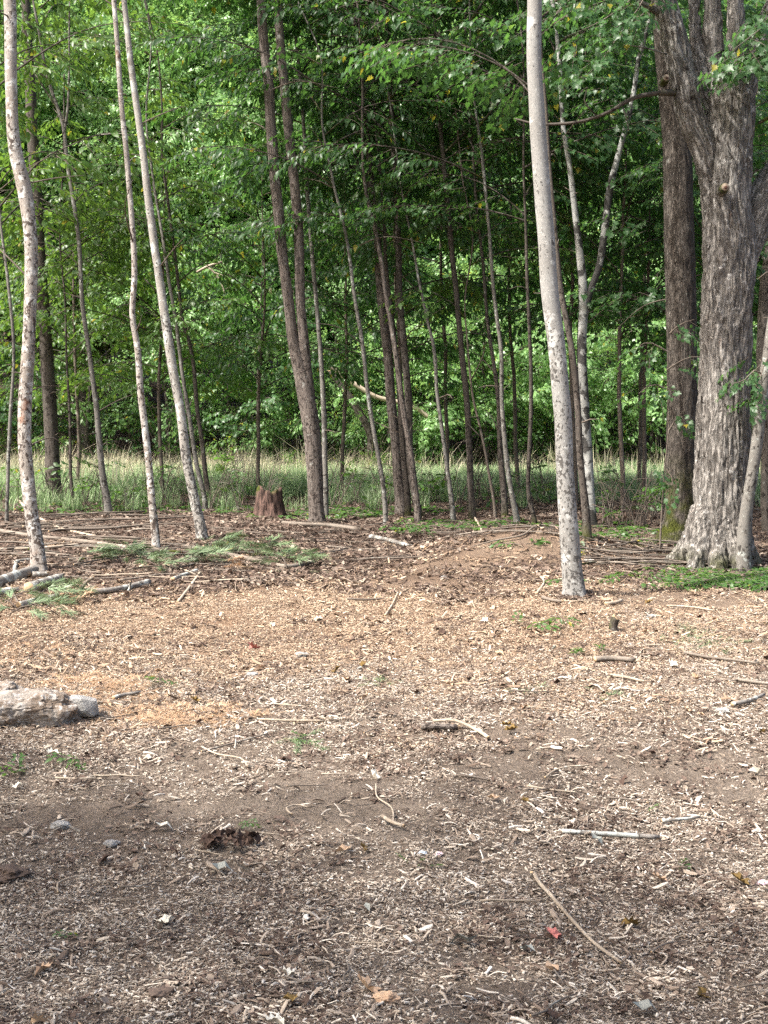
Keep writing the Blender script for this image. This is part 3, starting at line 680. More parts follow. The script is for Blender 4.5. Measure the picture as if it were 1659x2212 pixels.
r, p, b, Y = tree([(868, 1115, 28), (858, 1005, 22), (845, 871, 21), (835, 738, 21), (826, 667, 19), (815, 500, 17), (798, 333, 15), (783, 167, 12), (765, 0, 10)], 'brown', 'thickest and leftmost trunk of the cluster right of centre', group=G1, leaves=(4.6, 14, 3.0, 44, 'broad'), M_=18)
add_stem(r, b, [(824, 480, 9), (805, 430, 8), (785, 380, 7), (760, 320, 6), (735, 270, 5), (700, 200, 4)], Y, 'dark')
tree([(906, 1122, 15), (892, 1050, 14), (886, 1005, 16), (883, 871, 16), (871, 738, 15), (866, 667, 14), (860, 500, 14), (851, 333, 13), (841, 167, 11), (830, 0, 9)], 'dark', 'dark straight trunk on the right of the cluster', group=G1, leaves=(4.8, 14, 3.0, 40, 'broad'))
tree([(881, 1120, 15), (874, 1000, 13), (866, 905, 12), (858, 800, 11), (848, 700, 10), (838, 600, 8), (828, 450, 7)], 'dark', 'dark slim trunk between the two thick ones of the cluster', group=G1, top=11, M_=10, leaves=(5.5, 11, 2.2, 16, 'broad'))
tree([(903, 1131, 14), (890, 1005, 13), (868, 871, 12), (851, 738, 11), (836, 650, 10), (815, 520, 9), (790, 400, 7)], 'brown', 'brown slim trunk leaning left across the front of the cluster', group=G1, top=10, M_=10, leaves=(5.2, 10, 2.0, 18, 'maple'))
tree([(979, 1130, 11), (965, 1005, 9), (948, 871, 8), (935, 738, 7), (922, 690, 6), (906, 617, 6), (890, 520, 5), (870, 430, 4)], 'grey', 'thin pale sapling right of the cluster, leaning left', group=G1, top=8.5, M_=8, leaves=(3.6, 8.5, 1.9, 24, 'broad', .9))
tree([(1020, 1124, 16), (1015, 1005, 14), (1008, 871, 13), (995, 738, 13), (988, 667, 12), (973, 500, 12), (955, 333, 10), (946, 200, 8), (940, 80, 7)], 'dark', 'dark even trunk standing alone midway between the cluster and the big white tree', group=G1, M_=14, leaves=(4.4, 13.5, 2.9, 42, 'broad'))
tree([(1070, 1123, 7), (1053, 1005, 6), (1038, 930, 5), (1020, 855, 5), (1012, 770, 4), (1005, 650, 3)], 'twig', 'wispy leaning sapling right of the lone dark trunk', group=G1, top=6, M_=6, leaves=(2.6, 6, 1.3, 14, 'yellow', .8))
tree([(1090, 1120, 16), (1083, 1005, 13), (1075, 871, 9), (1058, 738, 8), (1045, 600, 7), (1030, 450, 6)], 'dark', 'dark thin trunk just left of the sapling with the curved foot', group=G1, top=10, M_=10, leaves=(4.0, 10, 2.3, 28, 'broad'))
tree([(1117, 1133, 13), (1108, 1071, 11), (1096, 1005, 11), (1083, 871, 9), (1080, 738, 9), (1070, 667, 8), (1057, 500, 7), (1041, 333, 7), (1021, 200, 5)], 'grey', 'grey sapling whose foot curves out to the right', group=G1, top=12, M_=10, leaves=(4.6, 12, 2.5, 34, 'broad'))
tree([(1156, 1137, 10), (1144, 1071, 9), (1142, 1005, 9), (1146, 871, 9), (1144, 738, 8), (1138, 600, 7), (1136, 500, 6), (1132, 380, 5)], 'dark', 'dark sapling with a kinked foot left of the big white tree', group=G1, top=10, M_=8, leaves=(4.0, 10, 2.4, 30, 'maple'))
tree([(1240, 1292, 50), (1239, 1270, 47), (1236, 1238, 45), (1230, 1138, 41), (1221, 1005, 38), (1213, 871, 38), (1201, 738, 38), (1191, 667, 38), (1179, 500, 37), (1167, 333, 36), (1158, 167, 33), (1156, 0, 32)], 'smooth_white', 'large smooth white-barked tree standing forward in the clearing, spotted dark near its foot', leaves=(7.0, 13, 2.8, 26, 'maple'), M_=36, lump=.05, flare=(.50, .11), step=.04)
tree([(1268, 1168, 19), (1254, 1005, 15), (1246, 871, 14), (1231, 738, 13), (1215, 634, 12), (1192, 400, 9), (1180, 250, 8), (1170, 120, 7)], 'dark', 'dark trunk partly hidden behind the large white tree', group=G1, M_=12, leaves=(4.8, 13, 2.6, 34, 'maple'))
r, p, b, Y = tree([(1277, 1140, 25), (1271, 1005, 20), (1262, 871, 20), (1257, 738, 19), (1260, 660, 20), (1257, 584, 18), (1246, 484, 14), (1232, 380, 12), (1219, 300, 11), (1212, 180, 10)], 'birch', 'white birch with black-banded peeling bark, forked above the middle', M_=14, leaves=(5.5, 12, 2.2, 26, 'maple'), top=12)
add_stem(r, b, [(1262, 690, 14), (1275, 630, 15), (1292, 584, 15), (1306, 500, 16), (1319, 400, 15), (1336, 334, 13), (1366, 217, 11), (1382, 117, 10), (1399, 60, 9), (1420, -60, 7)], Y, 'birch', 'second_stem', 12)
tree([(1660, 1232, 26), (1655, 1100, 24), (1658, 900, 30), (1650, 760, 34), (1655, 640, 34), (1670, 500, 30)], 'dark', 'dark trunk behind the right edge of the old maple', top=13, leaves=(5, 13, 3.0, 24, 'maple'), M_=14, depth=19.5)
tree([(15, 1130, 8), (22, 900, 8), (30, 760, 7), (22, 650, 7), (5, 500, 6)], 'grey', 'thin grey stem at the very left edge behind the crooked tree', group=G1, top=10, M_=8, leaves=(3.6, 10, 2.3, 34, 'yellow'))
tree([(157, 1095, 8), (152, 1000, 7), (150, 900, 6), (145, 800, 5), (140, 650, 4)], 'dark', 'thin bent sapling right of the dark thick tree', group=G1, top=7, M_=7, leaves=(3.4, 7, 1.8, 24, 'yellow'))

# the broad dark tree with netted bark, and the old maple
tree([(1462, 1178, 84), (1466, 1150, 72), (1471, 1105, 67), (1472, 1005, 64), (1474, 871, 63), (1473, 738, 62), (1472, 667, 64), (1467, 500, 63), (1462, 333, 60), (1453, 200, 58), (1441, 80, 56), (1434, 0, 54)], 'ash',
     'thick straight tree with dark netted bark and mossy foot, left of the old maple', M_=72, step=.035, ridge=.010, lump=.05, wob=.01, flare=(.22, .20), leaves=(9, 15, 3.5, 20, 'maple'), top=15)

MB = gp(1562, 1232); MY = MB.y + .25
maple = empty('old_maple', Vector((MB.x, MY, MB.z)), 'huge old maple with shaggy grey bark, several great limbs and two pruning scars', 'tree')
def mpx(L): return [at(a[0], a[1], MY + (a[3] if len(a) > 3 else 0)) for a in L], [wpx(a[2], MY) / 2 for a in L]
stems = [
    [(1563, 1262, 124), (1562, 1215, 122), (1562, 1138, 114), (1562, 1005, 111), (1564, 871, 108), (1566, 738, 102), (1572, 640, 104), (1574, 520, 104), (1568, 420, 98), (1572, 320, 96), (1578, 230, 98), (1572, 150, 80)],
    [(1566, 480, 60), (1538, 385, 52), (1521, 317, 52), (1492, 250, 56), (1479, 183, 52), (1461, 100, 50), (1441, 30, 48), (1425, -60, 44), (1400, -200, 36)],
    [(1576, 650, 74), (1594, 560, 72), (1626, 484, 68), (1658, 415, 60), (1700, 330, 52), (1745, 240, 40), (1780, 120, 34)],
    [(1556, 250, 44), (1545, 170, 36), (1541, 100, 31), (1539, 0, 30), (1536, -150, 26), (1530, -320, 20)],
    [(1588, 260, 60), (1594, 170, 50), (1592, 90, 36), (1590, 0, 31), (1596, -150, 27), (1600, -330, 20)],
    [(1590, 250, 60), (1612, 180, 46), (1634, 110, 38), (1658, 50, 36), (1690, -40, 32), (1730, -180, 24)],
    [(1545, 240, 34), (1520, 170, 30), (1508, 110, 26), (1500, 40, 20), (1498, -60, 16)],
]
tb = Bag(); skel = []
for k, L in enumerate(stems):
    P_, r_ = mpx([(a[0], a[1], a[2], (.0, -.15, .2, .1, -.1, .25, .2)[k] * min(1, q / 4)) for q, a in enumerate(L)])
    tb.tube(P_, r_, M=28, step=.08, lump=.10, seed=k * 3.1, caps=True)
    Q_, rr_, tt_ = smooth_path(P_, r_, .05); skel.append((Q_, rr_, tt_ + k * 7.7 * (k > 0)))
for a0, ln, r0 in ((3.0, .38, .14), (3.9, .22, .14), (5.1, .20, .14), (.2, .22, .13), (1.4, .2, .13), (4.5, .22, .11)):
    c = Vector((MB.x, MY, 0)); d = Vector((math.cos(a0), math.sin(a0), 0)); q0 = c + d * .14; q1 = c + d * .36; q2 = c + d * (.36 + ln * .6)
    zz_ = lambda v: g1(v.x, v.y)
    tb.tube([(q0.x, q0.y, zz_(q0) + .62), (q1.x, q1.y, zz_(q1) + .14), (q2.x, q2.y, zz_(q2) - .04), (q2.x + d.x * .15, q2.y + d.y * .15, zz_(q2) - .14)], [r0, r0 * .85, r0 * .45, .03], M=14, step=.06)
me = tb.mesh('bark_cage'); tmp = bpy.data.objects.new('tmp', me); COL.objects.link(tmp)
rm = tmp.modifiers.new('r', 'REMESH'); rm.mode = 'VOXEL'; rm.voxel_size = .017
dg = bpy.context.evaluated_depsgraph_get(); ev = tmp.evaluated_get(dg); em = ev.to_mesh()
nv = len(em.vertices); V = np.zeros(nv * 3, np.float32); em.vertices.foreach_get('co', V); V = V.reshape(-1, 3).astype(float)
Nn = np.zeros(nv * 3, np.float32); em.vertices.foreach_get('normal', Nn); Nn = Nn.reshape(-1, 3)
li = np.zeros(len(em.loops), np.int32); em.loops.foreach_get('vertex_index', li)
Fq = li.reshape(-1, 4)
ev.to_mesh_clear(); bpy.data.objects.remove(tmp)
best = np.full(nv, 1e9); bk = np.zeros((nv, 3))
for Q_, rr_, tt_ in skel:
    for c0 in range(0, nv, 20000):
        v = V[c0:c0 + 20000]; D = np.linalg.norm(v[:, None, :] - Q_[None], axis=2); sc_ = D - rr_[None]; k = sc_.argmin(1); s_ = sc_[np.arange(len(v)), k]
        bb = s_ < best[c0:c0 + 20000]; T_ = np.gradient(Q_, axis=0); T_ /= np.linalg.norm(T_, axis=1)[:, None]
        A_ = np.cross(T_[k], [0, 1, 0]); A_ /= np.linalg.norm(A_, axis=1)[:, None]; B_ = np.cross(T_[k], A_); dd = v - Q_[k]
        new = np.stack([(dd * A_).sum(1), (dd * B_).sum(1), tt_[k] + (dd * T_[k]).sum(1)], 1)
        bk[c0:c0 + 20000][bb] = new[bb]; best[c0:c0 + 20000][bb] = s_[bb]
q_ = bk * np.array([22, 22, 2.6]); wv = noise3(bk * 2.3 + 4)[:, None] * .8
rg = 1 - 2.4 * np.abs(noise3(q_ + wv)); rg2 = 1 - 2.4 * np.abs(noise3(q_ * 1.9 + 9 + wv)); V = V + Nn * (.021 * rg + .009 * rg2 + .03 * fbm(bk * np.array([3, 3, 1.6]) + 3, 2))[:, None]
me = mesh_np('trunk', V - np.array([MB.x, MY, MB.z]), Fq, True, {'bk': ('FLOAT_VECTOR', 'POINT', bk)})
obj('trunk', me, M['maple'], maple)
MO = (MB.x, MY, MB.z)
# pruning scars, each a raised ring of callus round a cut face
for (px, py, w, yo) in ((1439, 169, 13, -.42), (1566, 405, 16, -.46)):
    c = at(px, py, MY + yo)
    me = tube_mesh('pruning_scar', [c + Vector((0, .16, 0)), c + Vector((0, .05, 0)), c, c + Vector((0, -.02, 0))], [wpx(w, MY) * .75, wpx(w, MY) * .68, wpx(w, MY) * .6, wpx(w, MY) * .5], MO, M=14, step=.03, lump=.15)
    sc = obj('pruning_scar', me, [M['maple'], M['oldcut']], maple)
    hb = obj('hollow', tube_mesh('hollow', [c + Vector((.005, .01, -.005)), c + Vector((.005, -.026, -.005))], [wpx(w, MY) * .22] * 2, MO, M=10, step=.03, lump=.3), [M['dark'], M['rotwood']], sc)
# loose bark strips
for k, (px, py, L, tilt) in enumerate(((1600, 215, .35, .2), (1610, 320, .3, -.35), (1556, 290, .5, -.5), (1586, 345, .4, .25), (1592, 520, .35, .1), (1530, 560, .3, .1), (1540, 640, .5, .02), (1615, 760, .45, .05), (1618, 900, .5, -.03), (1612, 1010, .4, .04), (1514, 900, .45, .03), (1512, 1020, .5, -.05), (1545, 1130, .4, .1), (1600, 1100, .5, .05), (1575, 700, .4, -.05), (1550, 820, .35, .03), (1590, 860, .4, 0), (1560, 960, .45, .02))):
    u = (px - 1564) / 52.0; yo = -.30 * math.sqrt(max(.05, 1 - min(1, u * u))) - .03
    c = at(px, py, MY + yo); n = 7; Vv = []; w = random.uniform(.025, .05)
    for q in range(n):
        t = q / (n - 1); x = math.sin(tilt) * L * (t - .5) + .01 * math.sin(t * 7 + k); z = L * (t - .5); o_ = -.015 - .05 * (2 * t - 1) ** 4 * (1 if t > .5 else .4)
        ww = w * (1 - .6 * abs(2 * t - 1)) * .5
        for sx, oy in ((-ww, 0), (ww, 0), (ww, .012), (-ww, .012)): Vv.append((c.x + x + sx, c.y + o_ + oy, c.z + z))
    Fs = [(q * 4 + m, q * 4 + (m + 1) % 4, q * 4 + 4 + (m + 1) % 4, q * 4 + 4 + m) for q in range(n - 1) for m in range(4)] + [(0, 3, 2, 1), (n*4-4, n*4-3, n*4-2, n*4-1)]
    Vv = np.array(Vv); me = mesh_np('bark_strip', Vv - np.array(MO), np.array(Fs), False, {'bk': ('FLOAT_VECTOR', 'POINT', Vv * [1, 1, 1] + 5)})
    obj('bark_strip', me, M['maple'], maple)
# the long dead bough reaching left, a stub at the right, high bough at the top left
def mlimb(L, mat='dark', name='bough', Mm=10, step=.08, yo=0, **k):
    P_, r_ = mpx([(a[0], a[1], a[2], yo + (a[3] if len(a) > 3 else 0)) for a in L]); return obj(name, tube_mesh(name, P_, r_, MO, M=Mm, step=step, lump=.2, seed=random.random() * 9, **k), [M[mat], M['cutwood']], maple), P_
mlimb([(1460, 200, 18, -.15), (1439, 200, 14, -.3), (1420, 201, 10, -.35), (1366, 213, 9, -.4), (1319, 240, 8, -.4), (1266, 260, 7, -.3), (1206, 268, 6, -.2), (1150, 266, 5, -.1), (1112, 256, 3)], 'dark')
mlimb([(1345, 232, 4, -.4), (1352, 250, 3, -.45), (1358, 282, 2, -.5)], 'dark', 'twig', 6)
mlimb([(1290, 252, 4, -.35), (1262, 215, 3, -.4), (1270, 190, 2, -.4), (1235, 215, 1.5, -.5)], 'dark', 'twig', 6)
mlimb([(1450, 45, 22, -.1), (1420, 25, 18, -.2), (1389, 10, 15, -.3), (1350, -5, 12, -.3), (1300, -40, 9)], 'maple')
mlimb([(1640, 265, 8, -.1), (1659, 255, 8, -.2), (1700, 225, 7)], 'maple')
mlimb([(1440, 118, 4, -.35), (1400, 105, 4, -.45), (1355, 97, 2, -.5)], 'grey', 'twig', 6)
# leafy boughs of the maple hanging into the picture
def leafy_bough(root, origin, a, Lx, kind, n, spread=.5, r0=.012, scl=(.8, 1.2), mat='twig'):
    """a drooping bough through the 3-D points Lx with leafy twigs on both sides"""
    P = np.array([list(v) for v in Lx]); Q_, _, t = smooth_path(P, np.ones(len(P)), .05); bag = Bag(); bag.tube(P, np.linspace(r0, .003, len(P)), M=5, step=.1, caps=False)
    pp, rr, ss = [], [], []
    for k in range(n):
        u = .12 + .88 * (k + random.random()) / n; i_ = min(len(Q_) - 2, int(u * (len(Q_) - 1))); d = Q_[i_ + 1] - Q_[i_]; az = math.atan2(d[1], d[0])
        pos = Q_[i_] + np.array([random.gauss(0, .1), random.gauss(0, .1), random.gauss(-.05, .08)]) * spread
        pp.append(pos); rr.append((random.gauss(0, .4), random.uniform(.15, .8), az + (1 if k % 2 else -1) * random.uniform(.2, 1.3))); ss.append(random.uniform(*scl))
    bo = obj('branchwork', bag.mesh('branchwork', origin), M[mat], root); bo['kind'] = 'stuff'
    scatter('foliage', pp, rr, ss, SPRAY[kind], root, origin)
for L in ([(1400, -40), (1350, 10), (1290, 50), (1220, 80)], [(1430, -60), (1400, 20), (1350, 60), (1300, 130), (1270, 160)], [(1380, -80), (1300, -30), (1230, 10), (1190, 40)],
          [(1440, -80), (1400, -20), (1370, 30), (1330, 60)], [(1700, -60), (1665, 40), (1620, 80), (1580, 110)], [(1720, 0), (1670, 60), (1640, 110), (1600, 140)],
          [(1700, 90), (1660, 110), (1630, 130), (1600, 135)], [(1330, -90), (1250, -50), (1200, 0), (1170, 30)]):
    yo = random.uniform(-1.6, -.5); leafy_bough(maple, MO, 0, [at(a, c, MY + yo * (q + 1) / len(L)) for q, (a, c) in enumerate(L)], 'maple', 15, .9, scl=(.7, 1.0))
crown(maple, MO, [(MO[0], MO[1], MO[2]), (MO[0] + .2, MO[1], MO[2] + 16)], MO[2] + 9.4, MO[2] + 15, 5.0, 30, 'maple', dens=.8)

# leaning grey stem growing up from the maple's foot, with its own leafy shoots
r, p, b, Y = tree([(1606, 1236, 34), (1609, 1138, 29), (1619, 1055, 26), (1630, 985, 25), (1639, 921, 25), (1648, 860, 25), (1655, 810, 24), (1668, 700, 22), (1690, 560, 18)], 'grey', 'smooth grey stem leaning right from the foot of the old maple', top=0, M_=16, depth=MY - .45, flare=(.1, .1), leaves=None)
for L in ([(1655, 815), (1630, 800), (1610, 820), (1580, 830)], [(1650, 830), (1640, 860), (1610, 850)], [(1665, 760), (1650, 790), (1640, 830)]):
    leafy_bough(r, b, 0, [at(a, c, Y - .1 * q) for q, (a, c) in enumerate(L)], 'maple', 4, .5, scl=(.5, .8))
# leafy low boughs crossing the two big trunks
r = empty('maple_sapling', gp(1425, 1195), 'small leafy maple sapling between the birch and the thick dark tree', 'sapling')
L = [(1425, 1195), (1430, 1100), (1437, 1010), (1445, 930), (1440, 800), (1452, 700)]
b = r.location.copy(); pts = [at(a, c, b.y) for a, c in L]; pts[0].z = g1(pts[0].x, pts[0].y) - .05
obj('trunk', tube_mesh('trunk', pts, [.012, .011, .009, .008, .006, .004], b, M=6, step=.15, wob=.03), [M['twig'], M['cutwood']], r)
for L in ([(1440, 800), (1470, 780), (1500, 770), (1530, 775)], [(1445, 930), (1465, 900), (1480, 885)], [(1447, 720), (1470, 700), (1500, 690)], [(1440, 840), (1410, 830), (1380, 850)], [(1437, 1010), (1455, 1040), (1440, 1060)], [(1442, 760), (1400, 740), (1360, 760)]):
    leafy_bough(r, b, 0, [at(a, c, b.y - .05 * q) for q, (a, c) in enumerate(L)], 'maple', 5, .5, scl=(.5, .8))

# ---------------------------------------------------------------- under-storey saplings in and behind the front row, and the woods beyond the grass
def leafy_tree(x, y, h, kind, reach, n, r0, mat, label, group, zlo=.2, dens=1.0, lean=(0, 0), name='sapling', cat='sapling', scl=(.8, 1.25), up=(.25, .95), shape=None, M_=7):
    z = g1(x, y); root = empty(name, (x, y, z), label, cat, group)
    pts = [Vector((x + lean[0] * t * h + .08 * math.sin(t * 5 + x) * h * .1, y + lean[1] * t * h, z - .1 + t * h)) for t in (0, .12, .3, .5, .7, .85, 1)]
    obj('trunk', tube_mesh('trunk', pts, [r0 * (1.15, 1, .88, .7, .5, .32, .12)[k] for k in range(7)], (x, y, z), M=M_, step=.3, wob=.06, lump=.12, seed=x), [M[mat], M['cutwood']], root)
    crown(root, (x, y, z), pts, z + zlo * h, z + h * .98, reach, n, kind, dens, seed=x * 3, scl=scl, up=up, shape=shape)
    return root
GU = 'leafy saplings filling the space between the front trunks and the woods'
LU = {'broad': 'slender sapling with layered dark green leaves behind the front trunks', 'maple': 'slender maple sapling with lobed leaves behind the front trunks', 'yellow': 'low sapling with yellow-green leaves behind the front trunks'}
for (x, y, h, kd) in ((-3.7, 23.8, 5.5, 'yellow'), (-2.1, 24.4, 5.8, 'broad'), (-.7, 24.8, 6.5, 'broad'), (1.0, 24.6, 9, 'broad'), (2.2, 24.2, 9.5, 'broad'), (-5.4, 25, 5.5, 'yellow'), (.2, 23.4, 6.5, 'broad'), (3.6, 21.4, 8, 'maple'), (4.6, 20.6, 7.5, 'maple'), (5.4, 21.8, 8, 'maple'),
                      (3.4, 24.3, 9.5, 'maple'), (4.5, 24.8, 9, 'maple'), (5.6, 24.2, 9, 'maple'), (6.6, 24.8, 9, 'maple'), (4.2, 22.8, 8, 'maple'), (3.0, 22.4, 8.5, 'broad'), (7.6, 23.2, 9, 'maple')):
    leafy_tree(x, y, h, kd, 2.0, 24, .035, 'twig', LU[kd], GU, zlo=.30, dens=.8)
GE = 'bushy young trees along the far side of the grass'
for k in range(17):
    x = -11.5 + 23 * (k + random.random() * .7) / 17; y = random.uniform(33.5, 36.5); kd = random.choice(['maple', 'fine', 'yellow', 'fine', 'far'])
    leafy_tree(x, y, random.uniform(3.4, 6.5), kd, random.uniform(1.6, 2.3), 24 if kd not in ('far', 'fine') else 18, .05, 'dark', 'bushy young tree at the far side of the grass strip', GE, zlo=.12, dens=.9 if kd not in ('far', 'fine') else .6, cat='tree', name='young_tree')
GW = 'tall trees of the sunlit woods beyond the grass'
for k in range(54):
    row = k % 3; y = (39.5, 46, 55)[row] + random.uniform(-2.5, 2.5); x = (-.36 * y - 2) + (.72 * y + 4) * ((k // 3) + random.random()) / 18
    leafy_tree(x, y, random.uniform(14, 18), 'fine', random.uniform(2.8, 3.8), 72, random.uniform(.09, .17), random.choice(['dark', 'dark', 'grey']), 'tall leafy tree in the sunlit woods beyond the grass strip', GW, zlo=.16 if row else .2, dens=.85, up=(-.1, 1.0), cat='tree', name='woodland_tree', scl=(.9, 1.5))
# trees standing behind the viewer, whose crowns shade the nearest ground
GB = 'trees behind the viewer shading the foreground'
for (x, y, h) in ((-8.4, 1.0, 15), (-11.0, 2.6, 15), (-5.6, -1.8, 15), (-8.6, -3.2, 15), (-4.9, -5.2, 15)):
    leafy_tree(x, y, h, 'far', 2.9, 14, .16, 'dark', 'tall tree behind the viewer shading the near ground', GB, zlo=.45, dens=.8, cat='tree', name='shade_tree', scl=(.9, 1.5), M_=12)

# ---------------------------------------------------------------- fallen wood
def ground_path(pix, lift=None, r=0.02, sag=True):
    out = []
    for k, q in enumerate(pix):
        g = gp(q[0], q[1]); out.append(Vector((g.x, g.y, g.z + r * .8 + .020 + (q[2] if len(q) > 2 else 0))))
    return out
def log(name, pix, w, mat, label, cat='fallen branch', group=None, taper=.75, stubs=(), Mm=12, step=.05, lump=.32, rough=.008, wob=0.0, cut='cutwood'):
    base = gp(*pix[0][:2]); r = wpx(w, base.y) / 2
    P_ = ground_path(pix, r=r); n = len(P_)
    me = tube_mesh(name, P_, [r * (1 - (1 - taper) * k / (n - 1)) for k in range(n)], base, M=Mm, step=step, lump=lump, rough_end=rough, seed=random.random() * 30, wob=wob)
    if not stubs:
        o = obj(name, me, [M[mat], M[cut]], loc=base); return tag(o, label, cat, group)
    root = empty(name, base, label, cat, group)
    obj('stem', me, [M[mat], M[cut]], root)
    for st in stubs:
        a = gp(st[0], st[1]); P2 = [at(q[0], q[1], a.y - .01 * k) for k, q in enumerate(st[2])]; rr = wpx(st[3], a.y) / 2
        obj('side_branch', tube_mesh('side_branch', P2, [rr * (1 - .3 * k / (len(P2) - 1)) for k in range(len(P2))], base, M=8, step=.03, lump=.2, rough_end=.004), [M[mat if len(st) < 5 else st[4]], M[cut]], root)
    return root
log('fallen_branch', [(40, 1318), (100, 1305), (172, 1290), (240, 1285), (290, 1275), (322, 1267)], 15, 'lichlog', 'curved grey branch with two short stubs lying left of the clearing', taper=.95, stubs=[(172, 1290, [(171, 1285), (178, 1268), (190, 1255), (203, 1247)], 9, 'deadwood'), (280, 1280, [(272, 1283), (280, 1272), (282, 1256)], 6)])
log('lichened_log', [(-30, 1280), (20, 1262), (74, 1244)], 23, 'lichlog', 'thick short log with white lichen, leftmost by the crooked tree', 'log', taper=.95, Mm=16)
log('lichened_log', [(62, 1285), (95, 1272), (131, 1260)], 24, 'lichlog', 'lichened log with a torn yellow end, right of the thick short one', 'log', Mm=16, rough=.05)
log('lichened_log', [(70, 1252), (104, 1250)], 15, 'lichlog', 'small pale log end against the foot of the crooked tree', 'log', Mm=14)
log('lichened_log', [(-20, 1300), (10, 1288), (40, 1285)], 15, 'lichlog', 'pale log half out of frame below the thick short one', 'log')
log('fallen_branch', [(32, 1248), (34, 1230), (50, 1218), (68, 1216)], 10, 'lichlog', 'hooked pale branch left of the crooked tree foot')
log('fallen_branch', [(0, 1258), (20, 1275), (34, 1300), (44, 1318)], 5, 'twig', 'dark bowed twig arching over the left logs')
log('fallen_branch', [(374, 1260), (400, 1250), (426, 1241)], 11, 'lichlog', 'short lichened branch by the green boughs', taper=.8)
log('fallen_branch', [(432, 1244), (415, 1268), (398, 1290), (384, 1308)], 6, 'bleached', 'pale thin stick propped down from the short lichened branch', taper=.8, stubs=[(425, 1250, [(426, 1243), (414, 1238), (402, 1232)], 5)])
log('fallen_pole', [(-20, 1150), (93, 1168), (200, 1180), (290, 1190), (340, 1192)], 9, 'deadwood', 'longest grey pole lying across the left, behind the crooked tree', taper=.8)
log('fallen_pole', [(0, 1194), (90, 1190), (168, 1183)], 7, 'bleached', 'pale pole lying below the longest grey pole', taper=.8)
log('fallen_pole', [(0, 1204), (80, 1200), (155, 1206)], 6, 'deadwood', 'third pole down on the left, knotted at its right end')
log('fallen_pole', [(400, 1188), (470, 1200), (553, 1218), (620, 1232), (675, 1222)], 9, 'deadwood', 'long pole running right behind the green boughs', taper=.9)
log('fallen_branch', [(-10, 1056), (40, 1088), (80, 1122), (130, 1148), (207, 1166)], 6, 'bleached', 'bright bent branch sloping down behind the crooked tree', taper=.6)
log('sawn_log', [(610, 1136), (660, 1140), (720, 1144), (780, 1151)], 9.5, 'deadwood', 'straight sawn log in front of the twin brown tree', 'log', taper=1.0, stubs=[(650, 1138, [(652, 1137), (653, 1128)], 5)])
log('sawn_log', [(800, 1166), (840, 1175), (880, 1186), (918, 1191)], 10, 'lichlog', 'pale log with a forked twig, nearest to the cluster of trunks', 'log', taper=.6, stubs=[(890, 1186, [(885, 1187), (898, 1181), (912, 1180)], 5)])
log('fallen_branch', [(640, 1205), (700, 1200), (760, 1186)], 6, 'twig', 'dull branch lying left of the pale forked log')
log('fallen_branch', [(1262, 1218), (1285, 1222), (1310, 1226)], 9, 'lichlog', 'white lichened piece at the left end of the brush heap')
log('sawn_log', [(910, 1583), (950, 1584), (992, 1585)], 15, 'brown', 'short brown split log in the middle distance of the chips', 'log', taper=.8, Mm=14)
log('fallen_branch', [(936, 1571, .01), (985, 1577, .03), (1020, 1582), (1055, 1603)], 7, 'bleached', 'white peeled branch lying against the short brown log', taper=1.1, stubs=[(1020, 1584, [(1016, 1582), (1030, 1592), (1038, 1604)], 9, 'deadwood')])
log('fallen_branch', [(1214, 1810), (1270, 1812), (1340, 1817), (1424, 1823)], 9, 'lichlog', 'straight lichened stick lying level in the right foreground', taper=1.1, stubs=[(1275, 1812, [(1263, 1812), (1266, 1800), (1276, 1798)], 8, 'deadwood')])
log('bare_stick', [(1153, 1898), (1163, 1920), (1190, 1950), (1240, 2008), (1290, 2060), (1342, 2098)], 8, 'bleached', 'long thin pale stick slanting through the right foreground', taper=.75, stubs=[(1153, 1898, [(1156, 1908), (1151, 1896), (1148, 1884)], 10, 'twig')])
log('fallen_branch', [(1430, 1786), (1465, 1782), (1512, 1777)], 8, 'lichlog', 'grey forked stick right of the level lichened one', stubs=[(1440, 1785, [(1435, 1784), (1428, 1779)], 5)])
log('fallen_branch', [(1178, 1691), (1205, 1672), (1235, 1667), (1272, 1664)], 5, 'bleached', 'bent pale twig lying on the bare soil at right')
log('fallen_branch', [(1138, 1709), (1190, 1718), (1245, 1723)], 5, 'bleached', 'pale dull twig just below the bent one')
log('fallen_branch', [(1312, 1732), (1360, 1738), (1400, 1744)], 4.5, 'twig', 'dark thin twig right of the pale dull one')
log('fallen_branch', [(985, 1685), (1025, 1690), (1055, 1697)], 6, 'twig', 'dark stick lying right of the central bare patch')
log('fallen_branch', [(1582, 1532), (1610, 1526), (1650, 1512)], 10, 'lichlog', 'grey broken branch at the right edge')
log('fallen_branch', [(1320, 1468), (1355, 1473), (1392, 1482)], 7, 'bleached', 'pale stick in the chips right of centre')
log('fallen_branch', [(1478, 1418), (1530, 1428), (1580, 1434), (1640, 1442)], 7, 'deadwood', 'long reddish branch on the right in the middle ground')
log('sawn_log', [(1285, 1436), (1320, 1434), (1372, 1438)], 13, 'deadwood', 'broken brown log piece right of centre in the chips', 'log')
log('fallen_branch', [(1590, 1478), (1630, 1484), (1670, 1488)], 9, 'deadwood', 'brown branch end at the right edge above the grey one')
log('fallen_branch', [(560, 1564), (620, 1566), (700, 1566)], 5, 'bleached', 'white straight stick beside the orange needles')
log('fallen_branch', [(435, 1632), (480, 1622), (530, 1608), (578, 1594)], 4.5, 'deadwood', 'brown twig pointing up right below the orange needles')
log('fallen_branch', [(435, 1622), (470, 1638), (520, 1648), (535, 1665)], 4, 'bleached', 'pale twig crossing the brown one')
log('fallen_branch', [(120, 1690), (165, 1693), (208, 1690)], 4, 'bleached', 'pale level twig on the left bare soil')
